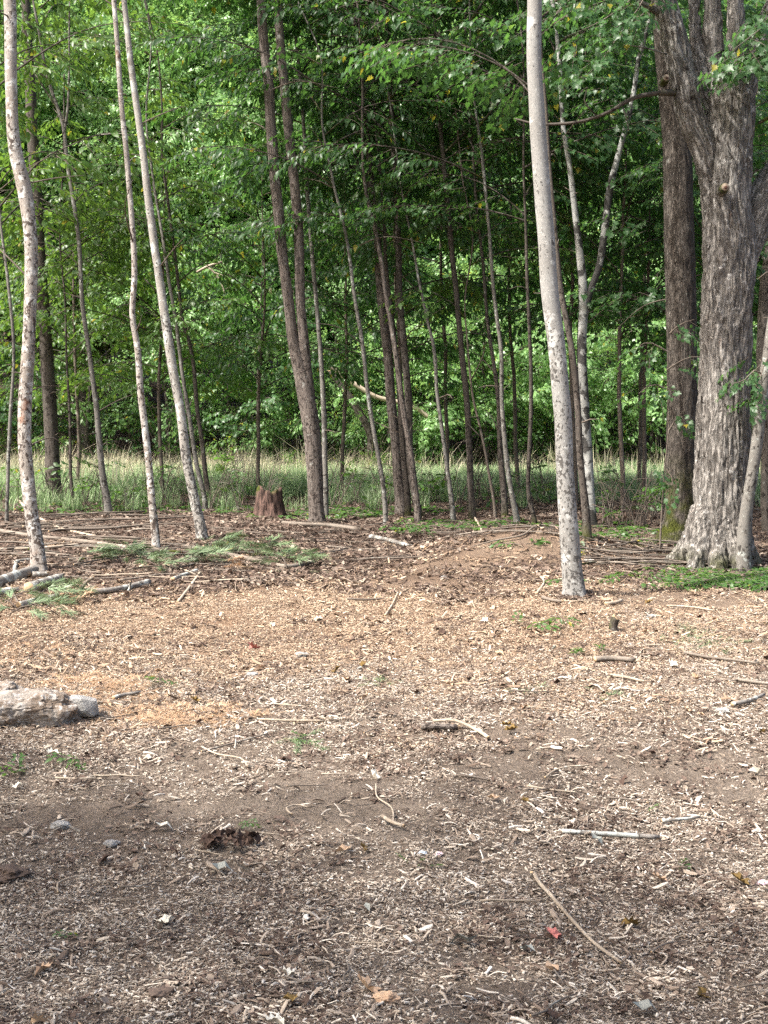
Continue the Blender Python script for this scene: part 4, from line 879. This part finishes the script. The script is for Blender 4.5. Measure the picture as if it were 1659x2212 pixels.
log('fallen_branch', [(245, 1518), (270, 1510), (302, 1506)], 9, 'lichlog', 'pinkish grey log piece among the orange needles')
log('fallen_branch', [(210, 1526), (245, 1524), (280, 1524)], 5, 'deadwood', 'thin brown stick touching the grey rock')
log('fallen_branch', [(630, 1770), (618, 1758), (640, 1748), (665, 1755)], 4, 'bleached', 'small hooked twig left of the central dark patch')
log('fallen_branch', [(812, 1705), (818, 1735), (842, 1752), (850, 1790)], 3.5, 'bleached', 'crooked pale root below the white leaf')
log('fallen_branch', [(825, 1775), (848, 1790), (872, 1798)], 8, 'bleached', 'short thick pale root under the crooked one')
log('fallen_branch', [(542, 1878), (575, 1874), (615, 1872)], 4, 'deadwood', 'thin twig right of the dark leaf clump')
log('fallen_branch', [(125, 1940), (128, 1918), (160, 1905), (182, 1903)], 4.5, 'bleached', 'pale curved twig in the left foreground')
log('fallen_branch', [(960, 1245), (830, 1338)], 4, 'bleached', 'pale thin stick in the sunlit chips', taper=.7) if False else None
log('bare_stick', [(832, 1336), (846, 1315), (860, 1285)], 4.5, 'bleached', 'short pale stick lying upright in view in the sunlit chips')
log('fallen_branch', [(750, 1300), (790, 1302), (830, 1300)], 5, 'twig', 'dark low twig on the sunlit chips')
log('fallen_branch', [(1160, 1288), (1175, 1262), (1172, 1240), (1190, 1243)], 5, 'bleached', 'thin bent pale twig left of the big white tree')
log('fallen_branch', [(1172, 1298), (1190, 1304), (1215, 1308)], 8, 'deadwood', 'brown root piece at the foot of the big white tree')
log('fallen_branch', [(1308, 1312), (1325, 1310), (1345, 1304)], 8, 'bleached', 'tan bark slab right of the big white tree foot')
log('fallen_branch', [(1440, 1316), (1490, 1318), (1545, 1326)], 4.5, 'bleached', 'pale twig on the soil below the ground cover')
log('bare_stick', [(245, 1955), (300, 1958)], 4, 'deadwood', 'short stub of twig in the left foreground')
log('bare_stick', [(1080, 1345), (1090, 1362)], 3.5, 'bleached', 'tiny pale twig in the sunlit chips right of centre')
log('fallen_branch', [(1015, 1085), (1022, 1115), (1040, 1150), (1045, 1170)], 4, 'bleached', 'bright bowed twig in front of the lone dark trunk')
# the cut stub poking out of the ground
b = gp(1328, 1366); me = tube_mesh('cut_stub', [b - Vector((0, 0, .05)), b + Vector((-.01, 0, .05)), b + Vector((.008, -.01, .12))], [.045, .035, .038], b, M=12, step=.02, lump=.3, rough_end=.01)
tag(obj('cut_stub', me, [M['dark'], M['cutwood']], loc=b), 'small dark cut stub standing out of the chips right of centre', 'stub')
# rotten stump
b = gp(582, 1118); sw = wpx(58, b.y) / 2
root = empty('rotten_stump', b, 'reddish rotten stump with a jagged mossy top, left of the twin brown tree', 'stump')
N_, Mm = 14, 40; th = np.linspace(0, 2 * np.pi, Mm, endpoint=False); Vv = []
for k in range(N_):
    t = k / (N_ - 1); jag = .33 + .03 * np.sin(th * 2 + 1) + .05 * noise3(np.stack([np.cos(th) * 2.2, np.sin(th) * 2.2, th * 0 + 3], 1)) + .03 * noise3(np.stack([np.cos(th) * 9, np.sin(th) * 9, th * 0], 1))
    rr = sw * (1.0 - .20 * t + .30 * (1 - t) ** 4) * (1 + .22 * (1 - 2 * np.abs(noise3(np.stack([np.cos(th) * 5, np.sin(th) * 5, th * 0 + t * 1.2], 1)))))
    Vv.append(np.stack([np.cos(th) * rr, np.sin(th) * rr, -.08 + (jag * 1.25 + .08) * t], 1))
Vv = np.vstack(Vv); top_c = len(Vv); Vv = np.vstack([Vv, [[0, 0, .22]]])
i, j = np.meshgrid(np.arange(N_ - 1), np.arange(Mm), indexing='ij'); j2 = (j + 1) % Mm
Fq = np.stack([i * Mm + j, i * Mm + j2, (i + 1) * Mm + j2, (i + 1) * Mm + j], -1).reshape(-1, 4); Tn = np.stack([np.arange(Mm) + (N_ - 1) * Mm, (np.arange(Mm) + 1) % Mm + (N_ - 1) * Mm, np.full(Mm, top_c)], 1)
s = Sh('stump_wood'); v = s.n('TexCoord').outputs['Object']; c = s.mix(s.mapr(s.noise(s.scale(v, (1, 1, .15)), 28, 5, .65), .38, .62), (.035, .025, .021), (.15, .095, .078))
c = s.mix(s.math('MULTIPLY', s.mapr(s.sep(v, 2), .30, .42), s.mapr(s.noise(v, 9, 4), .5, .6)), c, (.06, .07, .015)); M['stump'] = s.done(c, .95, s.bump(s.noise(s.scale(v, (1, 1, .15)), 40, 4), 1, .02), .1)
obj('heartwood', mesh_np('heartwood', Vv, [Fq, Tn], True), M['stump'], root)

# brush heap sticks and loose poles: every stick its own object
def many_sticks(n, box, Lr, wr, mats, label, group, heading=0, hs=.35, cat='stick', lift=(0, .02), name='stick'):
    for k in range(n):
        px, py = random.uniform(box[0], box[2]), random.uniform(box[1], box[3]); g = gp(px, py)
        L = random.uniform(*Lr); a = random.gauss(heading, hs) + (math.pi if random.random() < .5 else 0); r = random.uniform(*wr) / 2; lf = random.uniform(*lift); P_ = []
        for q in range(5):
            t = q / 4 - .5; x = g.x + math.cos(a) * L * t + random.gauss(0, .012 * L); y = g.y + math.sin(a) * L * t + random.gauss(0, .035 * L); P_.append(Vector((x, y, g1(x, y) + r * .8 + .012 + lf + random.uniform(0, .01))))
        me = tube_mesh(name, P_, [r, r * .95, r * .85, r * .7, r * .4], g, M=6, step=.08, lump=.15, seed=k)
        tag(obj(name, me, [M[random.choice(mats)], M['cutwood']], loc=g), label, cat, group)
many_sticks(46, (1262, 1188, 1490, 1236), (.4, 1.4), (.010, .028), ['deadwood', 'twig', 'twig', 'dark'], 'grey stick in the low brush heap left of the big trees', 'sticks of the brush heap', hs=.55, lift=(0, .08))
many_sticks(62, (0, 1112, 440, 1215), (.35, 1.9), (.010, .032), ['deadwood', 'twig', 'twig', 'dark'], 'fallen stick in the brown litter on the left', 'sticks lying in the litter on the left', hs=.5, lift=(0, .05))
many_sticks(22, (430, 1118, 930, 1215), (.5, 1.6), (.01, .025), ['deadwood', 'twig', 'twig'], 'fallen stick in the brown litter at the centre', 'sticks lying in the litter at the centre', hs=.4)
many_sticks(16, (930, 1120, 1250, 1160), (.5, 1.8), (.01, .025), ['deadwood', 'twig', 'twig'], 'dark stick lying in the weeds under the right-hand saplings', 'sticks under the right-hand saplings', hs=.3)
many_sticks(34, (40, 1205, 620, 1262), (.3, 1.0), (.01, .022), ['bleached', 'deadwood', 'twig'], 'broken stick among the green pine boughs', 'sticks among the pine boughs', hs=.5)
# twigs strewn on the chips
TW = []
for k in range(8):
    L = random.uniform(.10, .28); P_ = [(-L / 2 + L * q / 4, random.gauss(0, .015) * L * 2, .004 + abs(random.gauss(0, .004))) for q in range(5)]
    me = tube_mesh('twig', P_, [.0038, .0034, .003, .0025, .0012], M=5, step=.03, lump=.2, seed=k); me.materials.append(M[('bleached', 'deadwood', 'twig')[k % 3]]); me.materials.append(M['cutwood']); TW.append(me)
x, y = fan(150, 4.6, 13.5, .30, 0); 
for k in range(min(120, len(x))):
    o = bpy.data.objects.new('twig', TW[k % 8]); COL.objects.link(o); o.location = (x[k], y[k], g1(x[k], y[k]) + .02); o.rotation_euler = (.15, 0, random.gauss(0, .8)); s_ = random.uniform(.7, 1.5); o.scale = (s_, s_, s_)
    tag(o, 'thin dry twig lying on the wood chips', 'twig', 'twigs strewn over the wood chips')
# dry leaves
def fallen_leaf_mesh(name, kind, L, mat, curl):
    V, T = leaf_pts(kind, L, L * (.95 if kind == 'maple' else .6), curl); V[:, 0] -= L / 2; V[:, 2] += .012 + .25 * L * abs(curl); V[:, 2] += .12 * L * np.sin(V[:, 0] / L * 9) 
    n = len(V); V2 = V + [0, 0, .0012]; T = np.array(T); me = mesh_np(name, np.vstack([V2, V]), np.vstack([T, T[:, ::-1] + n]), False); me.materials.append(M[mat]); return me
LM = [fallen_leaf_mesh('fallen_leaf', ('maple', 'broad')[k % 2], random.uniform(.06, .095), ('tan_leaf', 'dark_leaf', 'white_leaf', 'dark_leaf', 'brown_leaf', 'dark_leaf', 'tan_leaf', 'grey_leaf')[k], random.uniform(-.4, .5)) for k in range(8)]
LN = ['tan', 'dark brown', 'cream', 'dark brown', 'olive brown', 'dark brown', 'tan', 'grey']
x, y = fan(180, 4.7, 13.5, .30, 0)
for k in range(min(150, len(x))):
    o = bpy.data.objects.new('fallen_leaf', LM[k % 8]); COL.objects.link(o); o.location = (x[k], y[k], g1(x[k], y[k]) + .016); o.rotation_euler = (random.gauss(0, .3), random.gauss(0, .3), random.uniform(0, 6.3)); s_ = random.uniform(.6, 1.15); o.scale = (s_, s_, s_)
    tag(o, LN[k % 8] + ' curled dry leaf lying on the wood chips', 'leaf', LN[k % 8] + ' leaves on the wood chips')
def one_leaf(px, py, kind, L, mat, label, e=(.2, .1, 0), name='fallen_leaf', cat='leaf'):
    g = gp(px, py); o = obj(name, fallen_leaf_mesh(name, kind, L, mat, .25), None, loc=g + Vector((0, 0, .022))); o.rotation_euler = e; return tag(o, label, cat)
one_leaf(1197, 2037, 'maple', .085, 'red_leaf', 'pink-red leaf left of the lower end of the slanting stick', (.3, .1, .4))
one_leaf(1424, 1912, 'maple', .075, 'tan_leaf', 'salmon-tinged leaf right of the slanting stick', (.4, .0, 1.2))
one_leaf(545, 1405, 'maple', .13, 'red_leaf', 'red leaf alone on the sunlit chips at left of centre', (.5, 0, 2))
one_leaf(806, 1685, 'broad', .11, 'white_leaf', 'white upturned leaf on the central bare soil', (.9, .2, 1.3))
one_leaf(355, 1797, 'broad', .09, 'white_leaf', 'white flake left of the dark leaf clump', (.1, 0, .1))
one_leaf(1000, 2050, 'broad', .13, 'grey_leaf', 'long grey curled leaf at lower centre', (.3, 0, 2.9))
one_leaf(1395, 2195, 'broad', .10, 'grey_leaf', 'grey oval leaf at the bottom edge right', (.2, 0, .1))
one_leaf(1600, 1915, 'maple', .10, 'brown_leaf', 'olive brown leaf near the right edge', (.4, 0, .8))
one_leaf(1358, 2010, 'maple', .09, 'brown_leaf', 'olive brown leaf right of the slanting stick, lower down', (.5, 0, 2.2))
one_leaf(480, 1888, 'broad', .10, 'grey_leaf', 'greyish white leaf below the dark clump', (.3, 0, .2))
one_leaf(1190, 2110, 'broad', .09, 'tan_leaf', 'orange-tan leaf low in the foreground', (.3, 0, 1.4))
one_leaf(795, 2150, 'maple', .12, 'tan_leaf', 'crumpled tan leaf at the bottom centre', (.5, .3, 1))
def crumple(name, px, py, r, mat, label, cat, flat=.5, sub=3, amp=.45, seed=0, sx=1.0):
    g = gp(px, py); bm = bmesh.new(); bmesh.ops.create_icosphere(bm, subdivisions=sub, radius=1); V = np.array([v.co[:] for v in bm.verts]); F_ = np.array([[v.index for v in f.verts] for f in bm.faces]); bm.free()
    V = V * (1 + amp * fbm(V * 1.6 + seed, 4))[:, None] * np.array([r * sx, r, r * flat]); me = mesh_np(name, V, F_, False)
    return tag(obj(name, me, M[mat], loc=g + Vector((0, 0, r * flat * .4))), label, cat)
crumple('crumpled_paper', 912, 1846, .022, 'paper', 'pale blue scrap of crumpled paper at centre foreground', 'paper', .6, 3, .9)
crumple('crumpled_paper', 948, 1848, .02, 'pink', 'pale violet scrap just right of the blue one', 'paper', .5, 3, .9, 4)
crumple('tissue', 1648, 1912, .025, 'pink', 'pink tissue scrap cut by the right edge', 'tissue', .5, 3, .9, 8)
crumple('bark_chunk', 835, 2162, .045, 'tan_leaf', 'reddish brown bark chunk at the bottom centre', 'bark', .5, 4, .8, 3)
crumple('soil_clod', 22, 1895, .10, 'clod', 'dark crumbly clod of soil at the left edge', 'clod', .35, 4, .8, 12)
crumple('soil_clod', 352, 2155, .05, 'clod', 'small dark clod at the bottom left', 'clod', .4, 4, .8, 14)
for k, (px, py, r, lb) in enumerate(((240, 1828, .04, 'flat grey stone left of the dark clump'), (130, 1788, .05, 'low grey stone on the left bare soil'), (1560, 1540, .05, 'pale stone near the right edge'), (1405, 1335, .05, 'white stone on the soil right of the white tree'), (650, 1420, .06, 'white stone in the sunlit chips'), (545, 1462, .05, 'pale stone right of the orange needles'), (960, 1250, .04, 'small pale stone near the path to the woods'))):
    crumple('stone', px, py, r, 'rock2', lb, 'stone', .5, 3, .5, 20 + k)
# dark leaf clump
g = gp(492, 1822); root = empty('leaf_clump', g, 'dark heap of wet leaves with a green sprig on top', 'leaf heap'); 
for k in range(46):
    me = LM[(1, 3, 5)[k % 3]]; o = bpy.data.objects.new('leaf', me); COL.objects.link(o); o.parent = root; a = random.uniform(0, 6.28); r = .11 * math.sqrt(random.random()); o.location = (math.cos(a) * r * 1.3, math.sin(a) * r, .01 + .06 * (1 - r / .12) * random.random()); o.rotation_euler = (random.gauss(0, .8), random.gauss(0, .8), a); s_ = random.uniform(.5, .9); o.scale = (s_,) * 3
def seedling(px, py, h, n, label, kind='cover', sc=1.0, spread=.05, name='seedling'):
    g = gp(px, py); root = empty(name, g, label, 'seedling')
    obj('stem', tube_mesh('stem', [g, g + Vector((.01, 0, h))], [.003, .002], g, M=5, step=.03), [M['twig'], M['cutwood']], root)
    P = [(g.x + random.gauss(0, spread), g.y + random.gauss(0, spread), g.z + h * random.uniform(.3, 1)) for k in range(n)]
    scatter('foliage', P, [(random.gauss(0, .4), random.uniform(-.7, .3), random.uniform(0, 6.3)) for k in range(n)], np.full(n, sc) * rng.uniform(.7, 1.2, n), SPRAY[kind], root, g)
seedling(520, 1795, .05, 3, 'bright green sprig growing from the dark leaf clump', sc=.45, spread=.01)
seedling(162, 1655, .06, 5, 'green and yellow seedling right below the pale rock', sc=.7)
seedling(1160, 1362, .12, 6, 'grey-green seedling in the sunlit chips left of the cut stub', sc=1.0, spread=.09)
seedling(16, 1690, .06, 3, 'small green seedling at the left edge', sc=.7)
seedling(1385, 1758, .02, 3, 'single green leaf lying among the chips at right', sc=.5, spread=.015)
seedling(1466, 1880, .02, 2, 'small green leaf in the right foreground', sc=.4, spread=.01)
seedling(905, 1880, .03, 4, 'little green leaves under the pale blue scrap', sc=.4, spread=.03)
seedling(160, 2030, .02, 2, 'green leaf in the left foreground', sc=.4, spread=.01)
seedling(340, 1475, .04, 4, 'dull green leaves above the orange needles', sc=.8, spread=.05)
seedling(655, 1610, .05, 5, 'grassy green sprig in front of the white straight stick', sc=.5, spread=.03)
seedling(1295, 1415, .06, 5, 'faint green sprig beside the broken brown log piece', sc=.8, spread=.08)
seedling(250, 1100, .3, 10, 'low weed at the litter edge behind the left trunks', sc=1.6, spread=.2)
# rocks
def rock(name, px, py, rx, ry, rz, mat, label, seed, ez=0):
    g = gp(px, py); bm = bmesh.new(); bmesh.ops.create_icosphere(bm, subdivisions=5, radius=1); V = np.array([v.co[:] for v in bm.verts]); F_ = np.array([[v.index for v in f.verts] for f in bm.faces]); bm.free()
    V = np.sign(V) * np.abs(V) ** .75; U_ = V * np.array([rx, ry, rz]) * 5; V = V * (1 + .34 * fbm(V * 1.1 + seed, 2) + .30 * fbm(U_ * 1.6 + seed, 5, .65))[:, None]
    q = np.round(V * 3.2 + .35 * noise3(V * 2 + seed)[:, None]) / 3.2; V = V * .88 + q * .12; V = V * np.array([rx, ry, rz])
    o = obj(name, mesh_np(name, V, F_, False), M[mat], loc=g + Vector((0, 0, rz * .28))); o.rotation_euler = (0, 0, ez); return tag(o, label, 'rock')
rock('rough_rock', 62, 1552, .30, .20, .13, 'rock', 'rough pale rock with brown lower half at the left edge', 3, .2)
rock('rough_rock', -14, 1535, .20, .2, .15, 'rock', 'chalky white rock cut by the left edge', 9)
g = gp(174, 1550); bm = bmesh.new(); r5 = random.Random(4)
for q in [(-1, -.8, -.5), (1, -.7, -.6), (1.1, .8, -.5), (-1, .9, -.6), (-.9, -.7, .75), (.2, -.95, .8), (1.15, -.3, .55), (.9, .8, .7), (-.8, .8, .95), (-1.15, 0, .2), (.5, -1.05, -.1), (-.2, .2, 1.05)]: bm.verts.new(Vector((q[0] * .098, q[1] * .10, q[2] * .085)))
bmesh.ops.convex_hull(bm, input=bm.verts[:]); bmesh.ops.bevel(bm, geom=bm.edges[:], offset=.006, segments=2, affect='EDGES'); me = bpy.data.meshes.new('grey_rock'); bm.to_mesh(me); bm.free()
tag(obj('grey_rock', me, M['rock2'], loc=g + Vector((0, 0, .06))), 'smooth grey block of rock leaning on the right of the rough one', 'rock')

# ---------------------------------------------------------------- pine boughs and needles
def pine_bough(px, py, L, heading, col, label, n=26, group='green pine boughs lying behind the clearing', name='pine_bough'):
    g = gp(px, py); root = empty(name, g, label, 'pine bough', group); bag = Bag(); P, Rr = [], []
    def gzp(x, y, h): return (x, y, g1(x, y) + h)
    main = [gzp(g.x + math.cos(heading) * L * t, g.y + math.sin(heading) * L * t, .03 + .10 * math.sin(math.pi * t)) for t in (0, .33, .66, 1)]
    bag.tube(main, [.008, .006, .005, .003], M=5, step=.1)
    for k in range(n):
        t = (k + .5) / n; x0 = g.x + math.cos(heading) * L * t; y0 = g.y + math.sin(heading) * L * t; a = heading + random.choice((-1, 1)) * random.uniform(.3, 1.1); l2 = random.uniform(.05, .25) * (1.1 - t)
        x1, y1 = x0 + math.cos(a) * l2, y0 + math.sin(a) * l2; h = .04 + .10 * math.sin(math.pi * t) + random.uniform(0, .05)
        if k % 3 == 0: bag.tube([gzp(x0, y0, h - .02), gzp(x1, y1, h)], [.004, .002], M=4, step=.1)
        P.append(gzp(x1, y1, h)); Rr.append((random.gauss(0, .5), random.uniform(-.3, .3), a))
    bo = obj('branchwork', bag.mesh('branchwork', g), M['twig'], root); bo['kind'] = 'stuff'
    scatter('needles', P, Rr, rng.uniform(.9, 1.5, len(P)), col, root, g)
for k, (px, py, hd) in enumerate(((165, 1225, .9), (225, 1215, .3), (270, 1235, -.4), (295, 1212, 2.2), (385, 1232, .8), (420, 1202, .1), (450, 1192, 1.1), (490, 1200, -.3), (505, 1222, 2.6), (545, 1206, .5), (600, 1220, -.2), (620, 1234, 1.9), (40, 1325, 2.8), (75, 1300, .4), (10, 1310, .3), (20, 1335, 0))):
    pine_bough(px, py, random.uniform(.28, .5), hd, NEED_G, 'bushy green pine bough lying among the sticks', 15)
for k, (px, py, hd) in enumerate(((455, 1243, .1), (100, 1320, .5))):
    pine_bough(px, py, .28, hd, NEED_O, 'dead orange pine tip lying beside the green boughs', 6, 'dead orange pine tips')
def ellipse_scatter(name, blobs, col, sr, label, cat, parent=None, lift=.006):
    P = []
    for (px, py, rx, ry, n) in blobs:
        g = gp(px, py); a = rng.uniform(0, 6.28, n); r = np.sqrt(rng.random(n)); P += [(g.x + rx * r[k] * math.cos(a[k]), g.y + ry * r[k] * math.sin(a[k])) for k in range(n)]
    P = np.array(P); x, y = P[:, 0], P[:, 1]
    return scatter(name, np.stack([x, y, gz(x, y) + lift], 1), slope_rot(x, y), rng.uniform(*sr, len(x)), col, label=label, cat=cat)
ellipse_scatter('dead_needles', [(200, 1480, .35, .4, 90), (230, 1500, .3, .35, 110), (330, 1550, .38, .28, 120), (430, 1552, .4, .2, 90), (200, 1475, .25, .2, 30), (120, 1420, .4, .3, 25), (270, 1530, .55, .35, 60)], NEED_O, (.5, .95), 'orange dead pine needles matted right of the pale rock', 'needles')
ellipse_scatter('green_needle_litter', [(1500, 1385, .35, .3, 40), (1505, 1365, .15, .15, 16), (1135, 1490, .12, .15, 12), (830, 1475, .15, .15, 12), (655, 1605, .1, .1, 10), (1290, 1500, .15, .1, 8), (640, 1235, .4, .2, 30)], NEED_G, (.5, .9), 'faint tufts of fallen green needles dotted over the chips', 'needles')
ellipse_scatter('ground_cover', [(1500, 1255, .5, .35, 34), (1580, 1264, .6, .28, 70), (1645, 1262, .5, .4, 80), (1460, 1240, .5, .4, 20), (1540, 1240, .3, .25, 14), (1680, 1250, .5, .5, 60), (1610, 1266, .25, .12, 34), (1515, 1262, .2, .12, 22), (1400, 1262, .9, .5, 16)], SPRAY['cover'], (.7, 1.3), 'low bright green ground cover around the foot of the old maple', 'ground cover', lift=.055)
ellipse_scatter('leaf_litter', [(1212, 1284, .07, .10, 9), (1236, 1296, .16, .06, 12), (1262, 1288, .07, .12, 9)], LIT, (.4, .8), 'dry leaves heaped against the foot of the large white tree', 'leaf litter', lift=.02)
ellipse_scatter('weeds', [(980, 1138, 1.0, .7, 40), (1080, 1142, .9, .7, 18), (1180, 1145, .7, .7, 12), (700, 1120, .9, .7, 36), (640, 1106, .7, .6, 30), (760, 1112, .8, .6, 30), (300, 1100, 1.7, .7, 44), (150, 1105, 1.3, .7, 30), (450, 1105, 1.0, .6, 30), (1300, 1150, .7, .7, 30), (1400, 1170, .7, .8, 36), (900, 1108, 1.0, .6, 34), (10, 1090, .9, .9, 40)], SPRAY['cover'], (1.0, 2.4), 'leafy weeds growing where the litter meets the grass', 'weeds', lift=.05)

# ---------------------------------------------------------------- bare and leafy shrubs along the grass edge
def bare_shrub(px, py, h, n, label, group, leafn=10, mat='twig', kind='cover', lean=0.0, depth=None, lsc=(1.0, 2.0)):
    g = gp(px, py); root = empty('twiggy_shrub', g, label, 'shrub', group); bag = Bag(); tips = []
    for k in range(n):
        a = random.uniform(0, 6.28); l = h * random.uniform(.5, 1.1); sp_ = random.uniform(.15, .6); P_ = []; cur = np.array([g.x + random.gauss(0, .08), g.y + random.gauss(0, .08), g.z - .03])
        for q in range(5):
            P_.append(cur.copy()); e = 1.35 - sp_ * q * .35; cur = cur + l / 4 * np.array([math.cos(a) * math.cos(e) + lean * .3, math.sin(a) * math.cos(e), math.sin(e)]) + np.random.normal(0, .015, 3)
        bag.tube(P_, np.linspace(.008, .0025, 5), M=4, step=.12, caps=False)
        for q in (2, 3):
            a2 = a + random.choice((-1, 1)) * random.uniform(.4, 1.2); e2 = random.uniform(.1, .8); l2 = l * .35; t0 = P_[q]; t1 = t0 + l2 * .5 * np.array([math.cos(a2) * math.cos(e2), math.sin(a2) * math.cos(e2), math.sin(e2)]); t2 = t1 + l2 * .5 * np.array([math.cos(a2) * math.cos(e2), math.sin(a2) * math.cos(e2), math.sin(e2 - .4)])
            bag.tube([t0, t1, t2], [.004, .003, .002], M=3, step=.12, caps=False); tips.append(t2)
    bo = obj('stems', bag.mesh('stems', g), M[mat], root); bo['kind'] = 'stuff'; bo.name = 'branchwork'
    if leafn:
        T_ = [tips[random.randrange(len(tips))] + np.random.normal(0, .06, 3) for k in range(leafn)]
        scatter('foliage', T_, [(random.gauss(0, .5), random.uniform(-.4, .5), random.uniform(0, 6.3)) for k in T_], rng.uniform(*lsc, len(T_)), SPRAY[kind], root, g)
GSH = 'twiggy shrubs along the near edge of the grass'
for k, px in enumerate(list(range(20, 600, 42)) + list(range(720, 1180, 38)) + [1330, 1370, 1400, 1300, 1345, 1385, 1415]):
    py = random.uniform(1085, 1112) if px < 1250 else random.uniform(1120, 1155)
    bare_shrub(px + random.uniform(-12, 12), py, random.uniform(.6, 1.2), random.randint(5, 9), 'bare twiggy shrub at the near edge of the grass strip', GSH, leafn=random.randint(0, 6), lean=random.uniform(-.4, .4))
GD = 'dark scrub under the trees beyond the grass'
for k in range(26):
    px = -40 + 1740 * (k + random.random()) / 26; y = random.uniform(33, 35); d = ray(px, 1000); x = d[0] * y / d[1]
    g = Vector((x, y, g1(x, y)))
    root = empty('scrub', g, 'tangled dark scrub under the trees beyond the grass strip', 'shrub', GD); n = 34
    P = [(x + random.gauss(0, .5), y + random.gauss(0, .35), g.z + random.uniform(.1, 1.7)) for q in range(n)]
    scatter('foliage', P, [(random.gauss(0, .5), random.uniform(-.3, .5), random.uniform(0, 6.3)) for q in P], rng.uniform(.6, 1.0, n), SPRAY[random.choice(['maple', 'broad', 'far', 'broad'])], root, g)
    bag = Bag()
    for q in range(7):
        a = random.uniform(0, 6.28); bag.tube([(x, y, g.z - .05), (x + .3 * math.cos(a), y + .3 * math.sin(a), g.z + .8), (x + .7 * math.cos(a), y + .7 * math.sin(a), g.z + random.uniform(1.2, 1.9))], [.014, .009, .004], M=4, step=.3, caps=False)
    bo = obj('branchwork', bag.mesh('branchwork', g), M['twig'], root); bo['kind'] = 'stuff'

# ---------------------------------------------------------------- woods: broken snag, leaning dark trunk, dead white branch, goldenrod
def far_stem(pix, Y, mat, label, cat, name, taper=1.0, cut='cutwood', Mm=10):
    P_ = [at(a[0], a[1], Y + (a[3] if len(a) > 3 else 0)) for a in pix]; r_ = [wpx(a[2], Y) / 2 for a in pix]
    return tag(obj(name, tube_mesh(name, P_, r_, P_[0], M=Mm, step=.12, lump=.2, rough_end=.03), [M[mat], M[cut]], loc=P_[0]), label, cat)
far_stem([(800, 1010, 20), (800, 938, 18), (770, 880, 16), (735, 830, 14), (712, 800, 12)], 33.0, 'dark', 'dark leaning snapped trunk beyond the grass', 'tree', 'snag')
far_stem([(930, 905, 9), (903, 884, 9), (860, 868, 9), (815, 858, 10), (770, 832, 10), (735, 808, 9), (710, 788, 7)], 32.6, 'bleached', 'bare tan pole broken over and resting slanted beyond the grass', 'fallen tree', 'broken_pole')
b = at(440, 590, 27); r = empty('dead_branch', b, 'bare white dead branch caught among the leaves left of the twin brown tree', 'branch')
for L in ([(425, 588, 5), (450, 575, 6), (480, 566, 5)], [(447, 576, 4), (465, 590, 4), (480, 615, 3), (487, 640, 3)], [(466, 590, 3), (490, 598, 2)]):
    obj('fork', tube_mesh('fork', [at(a, c, 27) for a, c, w in L], [wpx(w, 27) / 2 for a, c, w in L], b, M=6, step=.1, lump=.2), [M['bleached'], M['cutwood']], r)
GG = 'yellow-green bushy weeds in the grass'
for k, (px, py, sc) in enumerate(((492, 1045, 1.0), (455, 1050, .8), (90, 1040, .9), (5, 1030, 1.0), (470, 1060, .7), (800, 1040, .6), (620, 1045, .6))):
    g = gp(px, py); root = empty('goldenrod', g, 'tall yellow-green weed standing in the grass strip', 'weed', GG); n = 30
    P = [(g.x + random.gauss(0, .13), g.y + random.gauss(0, .13), g.z + random.uniform(.1, 1.0) * sc) for q in range(n)]
    scatter('foliage', P, [(random.gauss(0, .4), random.uniform(-1.3, -.3), random.uniform(0, 6.3)) for q in P], rng.uniform(.25, .5, n), SPRAY['yellow'], root, g)
# ---------------------------------------------------------------- labels that say which one: by the column of the front tree each stands beside
ANCH = [(-200, 'left edge'), (75, 'crooked pale tree'), (117, 'thick dark tree'), (228, 'forked grey sapling'), (325, 'thin white-grey tree'), (425, 'leaning grey tree'), (580, 'rotten stump'), (684, 'twin brown tree'), (825, 'thin leaning stem'), (885, 'trunk cluster'), (1016, 'lone dark trunk'), (1106, 'curved-foot sapling'), (1230, 'large white tree'), (1276, 'white birch'), (1468, 'netted dark tree'), (1565, 'old maple'), (1900, 'right edge')]
ORD = ['', 'second', 'third', 'fourth', 'fifth', 'sixth', 'seventh', 'eighth', 'ninth', 'tenth']
def relabel(group, short):
    gaps = {}
    for o in list(COL.objects):
        if o.get('group') == group and o.get('category') and o.parent is None:
            X_, Y_, Z_ = o.location; px = 829.5 + FPX * X_ / max(Y_, .1); k = max(q for q in range(len(ANCH)) if ANCH[q][0] <= px or q == 0); k = min(k, len(ANCH) - 2); gaps.setdefault(k, []).append((px, o))
    for k, L in gaps.items():
        L.sort(key=lambda t: t[0]); a, b_ = ANCH[k][1], ANCH[k + 1][1]
        for n_, (px, o) in enumerate(L):
            w = '' if len(L) == 1 else (ORD[n_] + ' from left' if n_ and n_ < 10 else 'leftmost' if n_ == 0 else 'far right')
            o['label'] = (short + ' between ' + a + ' and ' + b_ + (', ' + w if w else ''))
relabel(GU, 'layered leafy sapling'); relabel(GE, 'young tree past grass'); relabel(GW, 'tall sunlit tree far back'); relabel(GSH, 'twiggy shrub'); relabel(GD, 'dark scrub past the grass')
relabel('sticks lying in the litter on the left', 'fallen stick in litter'); relabel('sticks lying in the litter at the centre', 'fallen stick in litter'); relabel('sticks under the right-hand saplings', 'dark stick in weeds')
relabel('green pine boughs lying behind the clearing', 'green pine bough'); relabel('dead orange pine tips', 'orange pine tip'); relabel(GG, 'yellow-green weed'); relabel('sticks among the pine boughs', 'broken stick by boughs')
print('objects', len(bpy.data.objects), 'tris', sum(len(m.polygons) * 2 for m in bpy.data.meshes))
